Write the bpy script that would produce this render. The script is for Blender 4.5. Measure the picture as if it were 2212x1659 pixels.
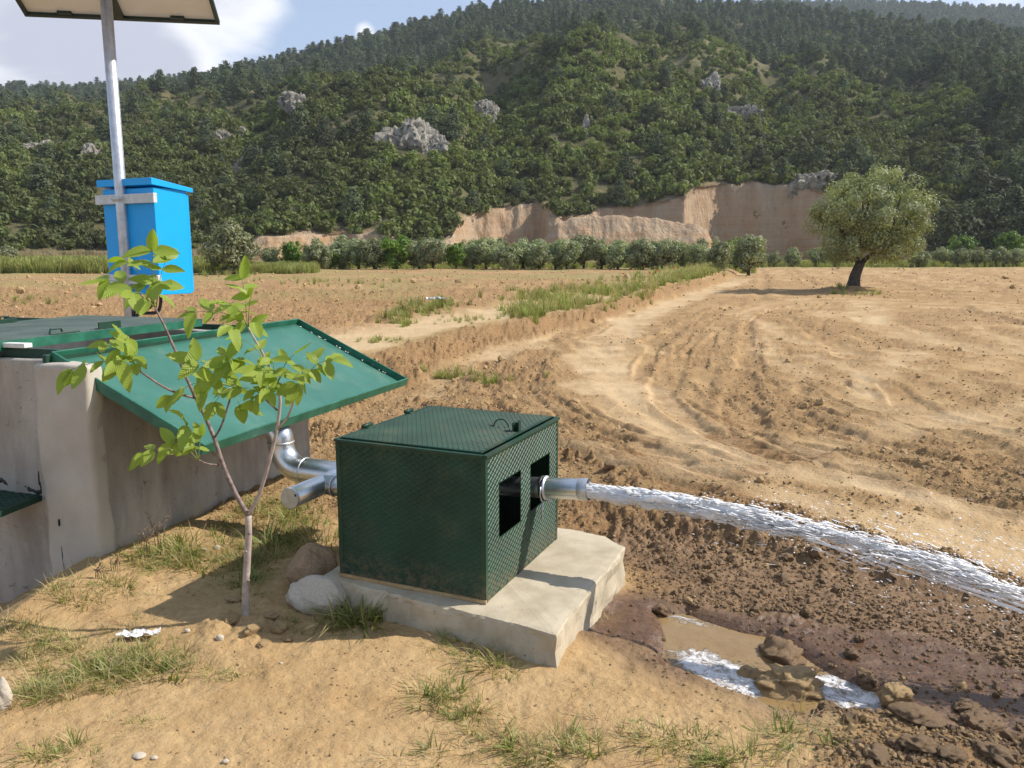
import bpy, bmesh, math, random
import numpy as np
from mathutils import Vector, Matrix

for _o in list(bpy.data.objects):
    bpy.data.objects.remove(_o)
SC = bpy.context.scene
COL = SC.collection
R = math.radians

# ------------------------------------------------------------------ camera
PW, PH, FPX = 2212.0, 1659.0, 1736.0          # photo frame used for measuring, focal length in its pixels
PITCH, EYE = R(9.3), 1.6
cam_d = bpy.data.cameras.new('camera')
cam_d.sensor_width = 36.0
cam_d.lens = 36.0 * FPX / PW
cam_d.clip_start, cam_d.clip_end = 0.05, 9000.0
cam = bpy.data.objects.new('camera', cam_d)
cam.location = (0, 0, EYE)
cam.rotation_euler = (R(90) - PITCH, 0, 0)
COL.objects.link(cam)
SC.camera = cam

# ------------------------------------------------------------------ light
SUN_EL = R(41.5)
SUN_AZ = R(6.5)                                # from +X towards +Y
SUN_DIR = Vector((math.cos(SUN_EL) * math.cos(SUN_AZ), math.cos(SUN_EL) * math.sin(SUN_AZ), math.sin(SUN_EL)))
sun_d = bpy.data.lights.new('sun', 'SUN')
sun_d.energy = 5.0
sun_d.angle = R(0.55)
sun_d.color = (1.0, 0.945, 0.86)
sun = bpy.data.objects.new('sun', sun_d)
sun.rotation_euler = (-SUN_DIR).to_track_quat('-Z', 'Y').to_euler()
sun.location = (20, 0, 30)
COL.objects.link(sun)

SC.view_settings.view_transform = 'Standard'
SC.view_settings.look = 'None'
SC.view_settings.gamma = 1.0
SC.view_settings.exposure = 0.36
SC.cycles.use_denoising = True
SC.cycles.max_bounces = 12
SC.cycles.diffuse_bounces = 7
SC.cycles.transparent_max_bounces = 8
SC.cycles.volume_bounces = 1


def ray(px, py):
    dx, dz = (px - PW / 2) / FPX, -(py - PH / 2) / FPX
    c, s = math.cos(PITCH), math.sin(PITCH)
    return (dx, c + dz * s, -s + dz * c)


def gz(px, py, z=0.0):
    d = ray(px, py)
    t = (z - EYE) / d[2]
    return (d[0] * t, d[1] * t, z)


def at(px, py, Y):
    d = ray(px, py)
    t = Y / d[1]
    return Vector((d[0] * t, Y, EYE + d[2] * t))


def build_world():
    w = bpy.data.worlds.new('World')
    SC.world = w
    w.use_nodes = True
    nt = w.node_tree
    nt.nodes.clear()
    N, L = nt.nodes.new, nt.links.new
    out = N('ShaderNodeOutputWorld')
    bg = N('ShaderNodeBackground')
    bg.inputs['Strength'].default_value = 1.0
    sky = N('ShaderNodeTexSky')
    sky.sky_type = 'NISHITA'
    sky.sun_disc = False
    sky.sun_elevation = SUN_EL
    sky.sun_rotation = R(90) - SUN_AZ
    sky.air_density, sky.dust_density, sky.ozone_density = 1.0, 0.6, 1.2
    sky.altitude = 300
    sk = N('ShaderNodeVectorMath'); sk.operation = 'SCALE'
    sk.inputs['Scale'].default_value = 0.085
    L(sky.outputs[0], sk.inputs[0])
    tc = N('ShaderNodeTexCoord')
    sep = N('ShaderNodeSeparateXYZ')
    L(tc.outputs['Generated'], sep.inputs[0])

    def m(op, a, b=None, clamp=False):
        n = N('ShaderNodeMath'); n.operation = op; n.use_clamp = clamp
        for i, v in enumerate((a, b)):
            if v is None: continue
            if isinstance(v, (int, float)): n.inputs[i].default_value = v
            else: L(v, n.inputs[i])
        return n.outputs[0]
    zz = m('ADD', m('MAXIMUM', sep.outputs['Z'], 0.0), 0.16)
    comb = N('ShaderNodeCombineXYZ')
    L(m('DIVIDE', sep.outputs['X'], zz), comb.inputs['X'])
    L(m('DIVIDE', sep.outputs['Y'], zz), comb.inputs['Y'])
    n1 = N('ShaderNodeTexNoise'); n1.inputs['Scale'].default_value = 1.15
    n1.inputs['Detail'].default_value = 9; n1.inputs['Roughness'].default_value = 0.52
    n1.inputs['Distortion'].default_value = 0.25
    L(comb.outputs[0], n1.inputs['Vector'])
    dens = n1.outputs['Fac']

    def blob(px, py, power, amp):
        d = Vector(ray(px, py)).normalized()
        dp = N('ShaderNodeVectorMath'); dp.operation = 'DOT_PRODUCT'
        dp.inputs[1].default_value = d
        L(tc.outputs['Generated'], dp.inputs[0])
        return m('MULTIPLY', m('POWER', m('MAXIMUM', dp.outputs['Value'], 0.0), power), amp)
    for px, py, pw, am in ((40, 60, 60, 0.25), (250, 110, 300, 0.14), (560, 10, 700, 0.17), (790, 70, 6000, 0.34),
                           (380, 135, 3500, 0.18), (680, 95, 300, -0.13), (900, 0, 200, -0.12), (400, 60, 2500, -0.06)):
        dens = m('ADD', dens, blob(px, py, pw, am))
    mr = N('ShaderNodeMapRange'); mr.interpolation_type = 'SMOOTHSTEP'
    mr.inputs['From Min'].default_value = 0.54; mr.inputs['From Max'].default_value = 0.70
    L(dens, mr.inputs['Value'])
    mg = N('ShaderNodeMapRange'); mg.interpolation_type = 'SMOOTHSTEP'
    mg.inputs['From Min'].default_value = 0.63; mg.inputs['From Max'].default_value = 0.86
    L(dens, mg.inputs['Value'])
    cc = N('ShaderNodeMix'); cc.data_type = 'RGBA'
    cc.inputs['A'].default_value = (0.90, 0.90, 0.93, 1)
    cc.inputs['B'].default_value = (0.47, 0.49, 0.58, 1)
    L(mg.outputs[0], cc.inputs['Factor'])
    # thin veil that whitens the blue a little
    veil = N('ShaderNodeMix'); veil.data_type = 'RGBA'
    veil.inputs['Factor'].default_value = 0.36
    L(sk.outputs[0], veil.inputs['A'])
    veil.inputs['B'].default_value = (0.62, 0.76, 1.05, 1)
    mx = N('ShaderNodeMix'); mx.data_type = 'RGBA'
    L(mr.outputs[0], mx.inputs['Factor'])
    L(veil.outputs['Result'], mx.inputs['A'])
    L(cc.outputs['Result'], mx.inputs['B'])
    L(mx.outputs['Result'], bg.inputs['Color'])
    L(bg.outputs[0], out.inputs['Surface'])


build_world()

# ------------------------------------------------------------------ small maths
def sstep(a, b, x):
    t = np.clip((np.asarray(x, float) - a) / (b - a), 0, 1)
    return t * t * (3 - 2 * t)


def _hash(ix, iy, seed):
    h = (ix.astype(np.uint32) * np.uint32(374761393) + iy.astype(np.uint32) * np.uint32(668265263)
         + np.uint32((seed * 1442695041) & 0xffffffff))
    h = (h ^ (h >> np.uint32(13))) * np.uint32(1274126177)
    h = h ^ (h >> np.uint32(16))
    return h.astype(np.float64) / 4294967296.0


def vnoise(x, y, seed=0):
    x = np.asarray(x, float); y = np.asarray(y, float)
    fx, fy = np.floor(x), np.floor(y)
    tx, ty = x - fx, y - fy
    tx = tx * tx * (3 - 2 * tx); ty = ty * ty * (3 - 2 * ty)
    ix, iy = fx.astype(np.int64), fy.astype(np.int64)
    a = _hash(ix, iy, seed); b = _hash(ix + 1, iy, seed)
    c = _hash(ix, iy + 1, seed); d = _hash(ix + 1, iy + 1, seed)
    return (a * (1 - tx) + b * tx) * (1 - ty) + (c * (1 - tx) + d * tx) * ty - 0.5


def fbm(x, y, octv=4, seed=0, gain=0.5, lac=2.03):
    s = 0; a = 1.0
    for i in range(octv):
        s = s + a * vnoise(x * lac ** i + i * 17.3, y * lac ** i - i * 9.7, seed + i)
        a *= gain
    return s


def seg_dist(x, y, poly, closed=False):
    x = np.asarray(x, float); y = np.asarray(y, float)
    d = np.full(x.shape, 1e9)
    pts = list(poly) + ([poly[0]] if closed else [])
    for (ax, ay), (bx, by) in zip(pts[:-1], pts[1:]):
        vx, vy = bx - ax, by - ay
        t = np.clip(((x - ax) * vx + (y - ay) * vy) / (vx * vx + vy * vy + 1e-12), 0, 1)
        d = np.minimum(d, np.hypot(x - ax - t * vx, y - ay - t * vy))
    return d


def poly_sd(x, y, poly):
    """distance to the outline, positive inside"""
    x = np.asarray(x, float); y = np.asarray(y, float)
    ins = np.zeros(x.shape, bool)
    n = len(poly)
    for i in range(n):
        ax, ay = poly[i]; bx, by = poly[(i + 1) % n]
        c = (ay > y) != (by > y)
        xi = (bx - ax) * (y - ay) / ((by - ay) if abs(by - ay) > 1e-9 else 1e-9) + ax
        ins ^= c & (x < xi)
    d = seg_dist(x, y, poly, True)
    return np.where(ins, d, -d)


def near_only(fn, x, y, poly, m, far):
    """fn(x, y, poly) only for the points within m of the polygon's box"""
    q = np.array([p[:2] for p in poly])
    k = (x > q[:, 0].min() - m) & (x < q[:, 0].max() + m) & (y > q[:, 1].min() - m) & (y < q[:, 1].max() + m)
    out = np.full(np.shape(x), float(far))
    if k.any(): out[k] = fn(x[k], y[k], poly)
    return out


def smooth_line(pts, n=6):
    """Catmull-Rom through pts"""
    P = [np.array(p, float) for p in pts]
    P = [2 * P[0] - P[1]] + P + [2 * P[-1] - P[-2]]
    out = []
    for i in range(1, len(P) - 2):
        for k in range(n):
            t = k / n
            out.append(0.5 * ((2 * P[i]) + (-P[i - 1] + P[i + 1]) * t + (2 * P[i - 1] - 5 * P[i] + 4 * P[i + 1] - P[i + 2]) * t * t
                              + (-P[i - 1] + 3 * P[i] - 3 * P[i + 1] + P[i + 2]) * t ** 3))
    out.append(P[-2])
    return out


def W2(pl, z=0.0):
    return [gz(px, py, z)[:2] for px, py in pl]


# ------------------------------------------------------------------ objects
def tag(o, label=None, cat=None, group=None, kind=None):
    if label: o['label'] = label
    if cat: o['category'] = cat
    if group: o['group'] = group
    if kind: o['kind'] = kind
    return o


def empty(name, loc, label=None, cat=None, group=None, rz=0.0):
    o = bpy.data.objects.new(name, None)
    o.empty_display_size = 0.1
    o.location = loc
    o.rotation_euler = (0, 0, rz)
    COL.objects.link(o)
    o['origin'] = [float(v) for v in loc]
    return tag(o, label, cat, group)


def origin_of(p):
    return np.array(p['origin']) if p is not None and 'origin' in p.keys() else np.zeros(3)


class MB:
    """collects faces; build() links them as ONE mesh object"""
    def __init__(s):
        s.v = []; s.f = []; s.mi = []; s.cur = 0

    def add(s, vs, fs):
        b = len(s.v)
        s.v.extend([tuple(map(float, p)) for p in vs])
        for f in fs:
            s.f.append(tuple(i + b for i in f)); s.mi.append(s.cur)
        return s

    def box(s, c, e1, e2, e3):
        """centre and three half-axis vectors"""
        c, e1, e2, e3 = (np.array(k, float) for k in (c, e1, e2, e3))
        vs = [c + i * e1 + j * e2 + k * e3 for k in (-1, 1) for j in (-1, 1) for i in (-1, 1)]
        fs = [(0, 2, 3, 1), (4, 5, 7, 6), (0, 1, 5, 4), (2, 6, 7, 3), (0, 4, 6, 2), (1, 3, 7, 5)]
        if np.dot(np.cross(e1, e2), e3) < 0: fs = [f[::-1] for f in fs]
        return s.add(vs, fs)

    def tube(s, pts, rad, n=10, cap=True):
        P = [np.array(p, float) for p in pts]
        if np.isscalar(rad): rad = [rad] * len(P)
        T = []
        for i in range(len(P)):
            a = P[max(0, i - 1)]; b = P[min(len(P) - 1, i + 1)]
            t = b - a; T.append(t / (np.linalg.norm(t) + 1e-12))
        ref = np.array([0, 0, 1.0]) if abs(T[0][2]) < 0.9 else np.array([1.0, 0, 0])
        u = np.cross(T[0], ref); u /= np.linalg.norm(u)
        vs = []
        for i, p in enumerate(P):
            u = u - T[i] * np.dot(u, T[i]); u /= (np.linalg.norm(u) + 1e-12)
            w = np.cross(T[i], u)
            for k in range(n):
                a = 2 * math.pi * k / n
                vs.append(p + rad[i] * (math.cos(a) * u + math.sin(a) * w))
        fs = []
        for i in range(len(P) - 1):
            for k in range(n):
                k2 = (k + 1) % n
                fs.append((i * n + k, i * n + k2, (i + 1) * n + k2, (i + 1) * n + k))
        if cap:
            fs.append(tuple(range(n))[::-1])
            fs.append(tuple((len(P) - 1) * n + k for k in range(n)))
        return s.add(vs, fs)

    def prism(s, poly, z0, z1):
        n = len(poly)
        vs = [(x, y, z0) for x, y in poly] + [(x, y, z1) for x, y in poly]
        fs = [tuple(range(n))[::-1], tuple(range(n, 2 * n))]
        fs += [(i, (i + 1) % n, n + (i + 1) % n, n + i) for i in range(n)]
        return s.add(vs, fs)

    def mesh(s, name, mats, off=(0, 0, 0), smooth=False):
        me = bpy.data.meshes.new(name)
        o = np.array(off)
        me.from_pydata([tuple(np.array(p) - o) for p in s.v], [], s.f)
        for m in (mats if isinstance(mats, (list, tuple)) else [mats]): me.materials.append(m)
        if any(s.mi): me.polygons.foreach_set('material_index', s.mi)
        if smooth: me.polygons.foreach_set('use_smooth', [True] * len(me.polygons))
        me.update()
        return me

    def build(s, name, mats, parent=None, smooth=False, bevel=0, kind=None):
        org = origin_of(parent) if parent is not None else np.zeros(3)
        me = s.mesh(name, mats, org, smooth)
        o = bpy.data.objects.new(name, me)
        COL.objects.link(o)
        if parent is not None:
            o.parent = parent
            o['origin'] = [float(v) for v in org]
        if bevel:
            b = o.modifiers.new('bevel', 'BEVEL'); b.width = bevel; b.segments = 2; b.limit_method = 'ANGLE'
        if kind: o['kind'] = kind
        return o


def np_mesh(name, V, Fq, mat, smooth=True, attrs=None):
    """mesh from numpy quads"""
    me = bpy.data.meshes.new(name)
    nv, nf = len(V), len(Fq)
    k = Fq.shape[1]
    me.vertices.add(nv)
    me.vertices.foreach_set('co', np.asarray(V, np.float32).ravel())
    me.loops.add(nf * k)
    me.loops.foreach_set('vertex_index', np.asarray(Fq, np.int32).ravel())
    me.polygons.add(nf)
    me.polygons.foreach_set('loop_start', np.arange(0, nf * k, k, dtype=np.int32))
    me.polygons.foreach_set('loop_total', np.full(nf, k, np.int32))
    me.update(calc_edges=True)
    me.polygons.foreach_set('use_smooth', np.full(nf, bool(smooth)))
    for nm, arr in (attrs or {}).items():
        a = me.attributes.new(nm, 'FLOAT', 'POINT')
        a.data.foreach_set('value', np.asarray(arr, np.float32).ravel())
    for m in (mat if isinstance(mat, (list, tuple)) else [mat]): me.materials.append(m)
    me.validate()
    return me


def link(name, me, parent=None, loc=(0, 0, 0), kind=None):
    o = bpy.data.objects.new(name, me)
    COL.objects.link(o)
    o.location = loc
    if parent is not None: o.parent = parent
    if kind: o['kind'] = kind
    return o


def grid_faces(nr, nc):
    i = np.arange(nr - 1)[:, None] * nc + np.arange(nc - 1)[None, :]
    return np.stack([i, i + 1, i + 1 + nc, i + nc], -1).reshape(-1, 4)


# ------------------------------------------------------------------ materials
def newmat(name):
    m = bpy.data.materials.new(name)
    m.use_nodes = True
    nt = m.node_tree
    return m, nt, nt.nodes['Principled BSDF'], nt.nodes.new, nt.links.new


def mixrgb(N, L, fac, a, b, blend='MIX'):
    n = N('ShaderNodeMix'); n.data_type = 'RGBA'; n.blend_type = blend
    for k, v in (('Factor', fac), ('A', a), ('B', b)):
        if isinstance(v, tuple): n.inputs[k].default_value = (*v, 1) if len(v) == 3 else v
        elif isinstance(v, (int, float)): n.inputs[k].default_value = v
        else: L(v, n.inputs[k])
    return n.outputs['Result']


def noise(N, L, scale, detail=4, rough=0.55, vec=None, dist=0.0):
    n = N('ShaderNodeTexNoise')
    n.inputs['Scale'].default_value = scale; n.inputs['Detail'].default_value = detail
    n.inputs['Roughness'].default_value = rough; n.inputs['Distortion'].default_value = dist
    if vec is None:
        tc = N('ShaderNodeTexCoord'); vec = tc.outputs['Object']
    L(vec, n.inputs['Vector'])
    return n.outputs['Fac']


def maprange(N, L, v, a, b, lo=0.0, hi=1.0):
    n = N('ShaderNodeMapRange')
    n.inputs['From Min'].default_value = a; n.inputs['From Max'].default_value = b
    n.inputs['To Min'].default_value = lo; n.inputs['To Max'].default_value = hi
    L(v, n.inputs['Value'])
    return n.outputs[0]


def mathn(N, L, op, a, b):
    n = N('ShaderNodeMath'); n.operation = op
    for i, v in enumerate((a, b)):
        if isinstance(v, (int, float)): n.inputs[i].default_value = v
        else: L(v, n.inputs[i])
    return n.outputs[0]


def bump(N, L, h, strength, dist, normal=None):
    b = N('ShaderNodeBump')
    if isinstance(strength, (int, float)): b.inputs['Strength'].default_value = strength
    else: L(strength, b.inputs['Strength'])
    b.inputs['Distance'].default_value = dist
    L(h, b.inputs['Height'])
    if normal is not None: L(normal, b.inputs['Normal'])
    return b.outputs[0]


def surf(name, c1, c2, scale=8.0, rough=0.6, metal=0.0, bmp=0.0, bscale=60.0, bdist=0.004, spots=None, spot_c=(0, 0, 0), lo=0.35, hi=0.65, rvar=0.1, spec=0.5):
    m, nt, P, N, L = newmat(name)
    tc = N('ShaderNodeTexCoord'); v = tc.outputs['Object']
    f = maprange(N, L, noise(N, L, scale, 5, 0.6, v), lo, hi)
    col = mixrgb(N, L, f, c1, c2)
    if spots:
        sf = maprange(N, L, noise(N, L, spots[0], 6, 0.7, v), spots[1], spots[1] + 0.06)
        col = mixrgb(N, L, sf, col, spot_c)
    L(col, P.inputs['Base Color'])
    L(maprange(N, L, noise(N, L, scale * 2.3, 4, 0.6, v), 0.3, 0.7, rough - rvar, min(1, rough + rvar)), P.inputs['Roughness'])
    P.inputs['Metallic'].default_value = metal
    P.inputs['Specular IOR Level'].default_value = spec
    if bmp: L(bump(N, L, noise(N, L, bscale, 6, 0.65, v), bmp, bdist), P.inputs['Normal'])
    return m


def leafmat(name, c1, c2, trans=0.35, rough=0.45, objvar=0.25, back=None, nscale=None):
    m, nt, P, N, L = newmat(name)
    at_ = N('ShaderNodeAttribute'); at_.attribute_name = 'tint'
    col = mixrgb(N, L, at_.outputs['Fac'], c1, c2)
    oi = N('ShaderNodeObjectInfo')
    hsv = N('ShaderNodeHueSaturation')
    L(maprange(N, L, oi.outputs['Random'], 0, 1, 1 - objvar, 1 + objvar), hsv.inputs['Value'])
    L(maprange(N, L, oi.outputs['Random'], 0, 1, 0.485, 0.51), hsv.inputs['Hue'])
    L(col, hsv.inputs['Color'])
    col = hsv.outputs[0]
    if nscale:                                   # slow change of hue between stands of plants
        ge = N('ShaderNodeNewGeometry')
        nz = maprange(N, L, noise(N, L, nscale, 3, 0.5, ge.outputs['Position']), 0.4, 0.62)
        col = mixrgb(N, L, nz, col, mixrgb(N, L, 1.0, col, (0.62, 0.60, 0.78), 'MULTIPLY'))
    if back:
        ge2 = N('ShaderNodeNewGeometry')
        col = mixrgb(N, L, ge2.outputs['Backfacing'], col, back)
    L(col, P.inputs['Base Color'])
    P.inputs['Roughness'].default_value = rough
    P.inputs['Specular IOR Level'].default_value = 0.35
    tr = N('ShaderNodeBsdfTranslucent')
    L(mixrgb(N, L, 1.0, col, (1.15, 1.25, 0.55), 'MULTIPLY'), tr.inputs['Color'])
    ms = N('ShaderNodeMixShader'); ms.inputs[0].default_value = trans
    L(P.outputs[0], ms.inputs[1]); L(tr.outputs[0], ms.inputs[2])
    L(ms.outputs[0], nt.nodes['Material Output'].inputs['Surface'])
    return m


M = {}


def grimy(m, zlo, zhi, dirt, amount=0.9, scale=30.0):
    """dried mud splashed on the foot of a painted sheet"""
    nt = m.node_tree; N, L = nt.nodes.new, nt.links.new
    P = nt.nodes['Principled BSDF']
    src = P.inputs['Base Color'].links[0].from_socket
    ge = N('ShaderNodeNewGeometry'); sp = N('ShaderNodeSeparateXYZ'); L(ge.outputs['Position'], sp.inputs[0])
    f = maprange(N, L, sp.outputs['Z'], zlo, zhi, amount, 0.0)
    n = maprange(N, L, noise(N, L, scale, 6, 0.7, ge.outputs['Position']), 0.42, 0.62)
    n2 = maprange(N, L, noise(N, L, 4.0, 5, 0.7, ge.outputs['Position']), 0.50, 0.75, 0.0, 0.22)
    fac = mathn(N, L, 'MAXIMUM', mathn(N, L, 'MULTIPLY', f, n), n2)
    L(mixrgb(N, L, fac, src, dirt), P.inputs['Base Color'])
    L(maprange(N, L, fac, 0, 1, 0.46, 0.9), P.inputs['Roughness'])


M['concrete'] = surf('concrete', (0.36, 0.31, 0.25), (0.50, 0.44, 0.36), 3.0, 0.9, 0, 0.35, 90, 0.006, (55, 0.70), (0.10, 0.085, 0.07))
M['slab'] = surf('slab_concrete', (0.38, 0.315, 0.215), (0.52, 0.445, 0.32), 6.0, 0.9, 0, 0.4, 130, 0.005, (48, 0.63), (0.17, 0.14, 0.105))
M['green'] = surf('green_enamel', (0.010, 0.036, 0.021), (0.017, 0.056, 0.033), 5.0, 0.46, 0, 0.05, 40, 0.002, (22, 0.735), (0.12, 0.10, 0.06), spec=0.32)
M['green_sky_sheen'] = surf('green_sky_sheen_plate', (0.045, 0.068, 0.058), (0.075, 0.10, 0.088), 4.0, 0.5, 0, 0.05, 40, 0.002, spec=0.5)  # green greyed to paint the sky's reflection into the hatch colour
M['green_box'] = surf('green_box_enamel', (0.010, 0.038, 0.021), (0.018, 0.060, 0.034), 5.0, 0.46, 0, 0.05, 40, 0.002, (22, 0.735), (0.12, 0.10, 0.06), spec=0.32)
grimy(M['green_box'], 0.14, 0.30, (0.22, 0.15, 0.08), 0.55)
M['green_light'] = surf('green_primer', (0.032, 0.132, 0.094), (0.048, 0.162, 0.120), 3.0, 0.46, 0, 0.04, 30, 0.002, (26, 0.77), (0.25, 0.30, 0.24))
grimy(M['green_light'], -1, -0.5, (0.30, 0.30, 0.22), 0.9)
M['green_rim'] = surf('green_rim', (0.012, 0.095, 0.055), (0.03, 0.165, 0.10), 9.0, 0.4, 0, 0.1, 60, 0.002, (14, 0.665), (0.42, 0.40, 0.30))
M['galv'] = surf('galvanised_steel', (0.60, 0.61, 0.62), (0.74, 0.75, 0.76), 9.0, 0.31, 0.95, 0, 40, 0.002, rvar=0.06)
M['galv_dull'] = surf('galvanised_dull', (0.50, 0.51, 0.53), (0.64, 0.65, 0.67), 18.0, 0.42, 0.75, 0.05, 50, 0.002, (30, 0.72), (0.25, 0.24, 0.23), rvar=0.12)
M['bracket'] = surf('bracket_steel', (0.52, 0.50, 0.46), (0.66, 0.64, 0.60), 16.0, 0.5, 0.2, 0.05, 50, 0.001)
M['blue'] = surf('blue_enamel', (0.0, 0.34, 0.76), (0.0, 0.36, 0.80), 4.0, 0.38, 0, 0.02, 80, 0.001, spec=0.4)
M['white_back'] = surf('white_backsheet', (0.72, 0.66, 0.56), (0.80, 0.75, 0.66), 3.0, 0.5)
M['black'] = surf('black_rubber', (0.012, 0.012, 0.013), (0.03, 0.03, 0.03), 20.0, 0.5)
M['dark_frame'] = surf('dark_green_frame', (0.006, 0.02, 0.015), (0.012, 0.03, 0.024), 10.0, 0.4)
M['interior'] = surf('bare_interior', (0.03, 0.035, 0.03), (0.05, 0.05, 0.045), 8.0, 0.8)
M['bitumen'] = surf('bitumen_paint', (0.008, 0.009, 0.009), (0.02, 0.02, 0.018), 20.0, 0.45, 0, 0.3, 80)
M['cap'] = surf('pipe_cap', (0.40, 0.36, 0.27), (0.52, 0.47, 0.36), 24.0, 0.75, 0, 0.2, 60)
M['pale'] = surf('pale_scrap', (0.62, 0.60, 0.56), (0.78, 0.76, 0.72), 30.0, 0.6, 0, 0.3, 60)
M['stone_brown'] = surf('brown_stone', (0.30, 0.19, 0.105), (0.44, 0.30, 0.175), 12.0, 0.85, 0, 0.5, 45, 0.008, (14, 0.62), (0.42, 0.30, 0.18))
M['stone_white'] = surf('white_stone', (0.46, 0.385, 0.29), (0.58, 0.51, 0.41), 14.0, 0.85, 0, 0.4, 60, 0.006, (9, 0.64), (0.30, 0.20, 0.12))
M['clod'] = surf('dry_clod', (0.36, 0.23, 0.105), (0.51, 0.355, 0.175), 22.0, 0.95, 0, 0.8, 90, 0.008)
M['clod_wet'] = surf('moist_clod', (0.205, 0.122, 0.058), (0.36, 0.23, 0.115), 14.0, 0.7, 0, 0.9, 80, 0.010)
M['rock'] = surf('limestone', (0.24, 0.21, 0.165), (0.38, 0.345, 0.285), 0.35, 0.95, 0, 1.0, 0.9, 0.8, (0.5, 0.54), (0.06, 0.06, 0.035))
M['bark'] = surf('sapling_bark', (0.30, 0.235, 0.20), (0.46, 0.39, 0.335), 30.0, 0.7, 0, 0.4, 90, 0.003, (60, 0.66), (0.13, 0.09, 0.07))
M['bark_dark'] = surf('shoot_bark', (0.085, 0.055, 0.045), (0.26, 0.19, 0.165), 40.0, 0.65, 0, 0.3, 90, 0.002)
M['shoot'] = surf('green_shoot', (0.16, 0.22, 0.05), (0.24, 0.30, 0.08), 40.0, 0.5)
M['olive_bark'] = surf('olive_bark', (0.045, 0.035, 0.028), (0.11, 0.09, 0.07), 9.0, 0.9, 0, 0.9, 14, 0.03)
M['wood'] = surf('dry_wood', (0.20, 0.13, 0.07), (0.36, 0.26, 0.16), 30.0, 0.85)

M['olive_leaf'] = leafmat('olive_leaf', (0.14, 0.155, 0.062), (0.41, 0.415, 0.235), 0.30, 0.5, 0.12)
M['olive_row'] = leafmat('olive_row_leaf', (0.16, 0.185, 0.09), (0.38, 0.405, 0.235), 0.28, 0.5, 0.22)
M['bush_leaf'] = leafmat('bush_leaf', (0.075, 0.135, 0.018), (0.17, 0.26, 0.04), 0.35, 0.45, 0.15)
M['shrub_leaf'] = leafmat('shrub_leaf', (0.100, 0.132, 0.032), (0.215, 0.240, 0.070), 0.34, 0.75, 0.35, nscale=0.016)
M['pine_leaf'] = leafmat('pine_needles', (0.050, 0.070, 0.033), (0.118, 0.140, 0.066), 0.22, 0.8, 0.30)
M['pine_bark'] = surf('pine_bark', (0.05, 0.035, 0.025), (0.10, 0.07, 0.05), 3.0, 0.95)
M['grass'] = leafmat('grass_blade', (0.12, 0.175, 0.03), (0.36, 0.35, 0.12), 0.35, 0.5, 0.25)
M['straw'] = leafmat('dry_blade', (0.36, 0.28, 0.13), (0.50, 0.41, 0.21), 0.30, 0.6, 0.2)
M['wheat'] = leafmat('crop_blade', (0.16, 0.195, 0.055), (0.37, 0.36, 0.125), 0.3, 0.6, 0.2)
M['poppy'] = leafmat('poppy_petal', (0.55, 0.02, 0.015), (0.65, 0.03, 0.02), 0.3)

# ------------------------------------------------------------------ ground
BANK = smooth_line([(-1.7, 5.0), (-1.59, 6.61), (-1.35, 9.41), (-0.73, 11.89), (0.38, 14.77), (2.69, 20.9), (5.88, 29.83), (12.31, 47.45), (20.13, 71.43), (30, 100), (45, 150)], 5)
BANK_Y = np.array([p[1] for p in BANK]); BANK_X = np.array([p[0] for p in BANK])
LOWZ = -0.075
LOW = W2([(1235, 1180), (1300, 1130), (1500, 1150), (1800, 1215), (2100, 1290), (2500, 1380), (2500, 1690), (2100, 1640), (1800, 1585), (1640, 1540), (1480, 1470), (1300, 1395), (1240, 1380), (1290, 1290)], LOWZ)
ROUGH = W2([(1205, 990), (1330, 1020), (1650, 1105), (2000, 1200), (2400, 1310), (2600, 1500), (2500, 1750), (1700, 1720), (1760, 1600), (1600, 1520), (1440, 1440), (1270, 1385), (1330, 1200), (1205, 1150)], -0.04)
ROUGH2 = W2([(640, 930), (760, 880), (900, 850), (1010, 800), (1160, 760), (1190, 800), (1120, 860), (1180, 920), (1260, 990), (1205, 1000), (700, 1000), (650, 1000)])
MUD = W2([(1255, 1385), (1285, 1300), (1420, 1290), (1570, 1325), (1800, 1365), (2000, 1395), (2300, 1450), (2400, 1590), (1960, 1565), (1740, 1590), (1600, 1530), (1440, 1455)], LOWZ)
PUDDLE = W2([(1420, 1312), (1480, 1308), (1560, 1338), (1650, 1362), (1720, 1395), (1800, 1440), (1900, 1482), (1935, 1530), (1850, 1548), (1790, 1548), (1750, 1578), (1670, 1560), (1560, 1512), (1480, 1462), (1425, 1420), (1440, 1370)], LOWZ)
PUDDLE2 = W2([(1960, 1455), (2050, 1440), (2250, 1480), (2300, 1560), (2100, 1545), (2000, 1500)], LOWZ)
BOXF = np.array([-0.110, 3.208]); BAZ = R(66.24)
BB = np.array([math.cos(BAZ), math.sin(BAZ)]); BN = np.array([BB[1], -BB[0]])
OLIVE = np.array(gz(1845, 622)[:2])

PALE_BANDS = [  # (photo polyline, half width m, amount)
    ([(1600, 600), (1480, 640), (1370, 690), (1310, 735), (1290, 775), (1310, 815), (1390, 870), (1480, 925), (1540, 980), (1560, 1000)], 0.55, 1.0),
    ([(1220, 690), (1120, 740), (1020, 800), (960, 850), (930, 880)], 0.5, 0.7),
    ([(1640, 1075), (1900, 1130), (2300, 1230)], 0.35, 0.8),
    ([(1500, 960), (1700, 1020), (2000, 1080), (2300, 1140)], 0.30, 0.8),
    ([(1640, 700), (1660, 760), (1740, 800)], 0.25, 0.6),
    ([(2300, 850), (2080, 880), (1900, 920), (1780, 960)], 0.30, 0.6),
    ([(1860, 640), (1900, 690), (2020, 730), (2300, 760)], 0.6, 0.6),
    ([(1230, 960), (1400, 1010), (1620, 1060)], 0.22, 0.7),
    ([(1980, 760), (1900, 800), (1880, 850), (1960, 890)], 0.3, 0.5)]
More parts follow.
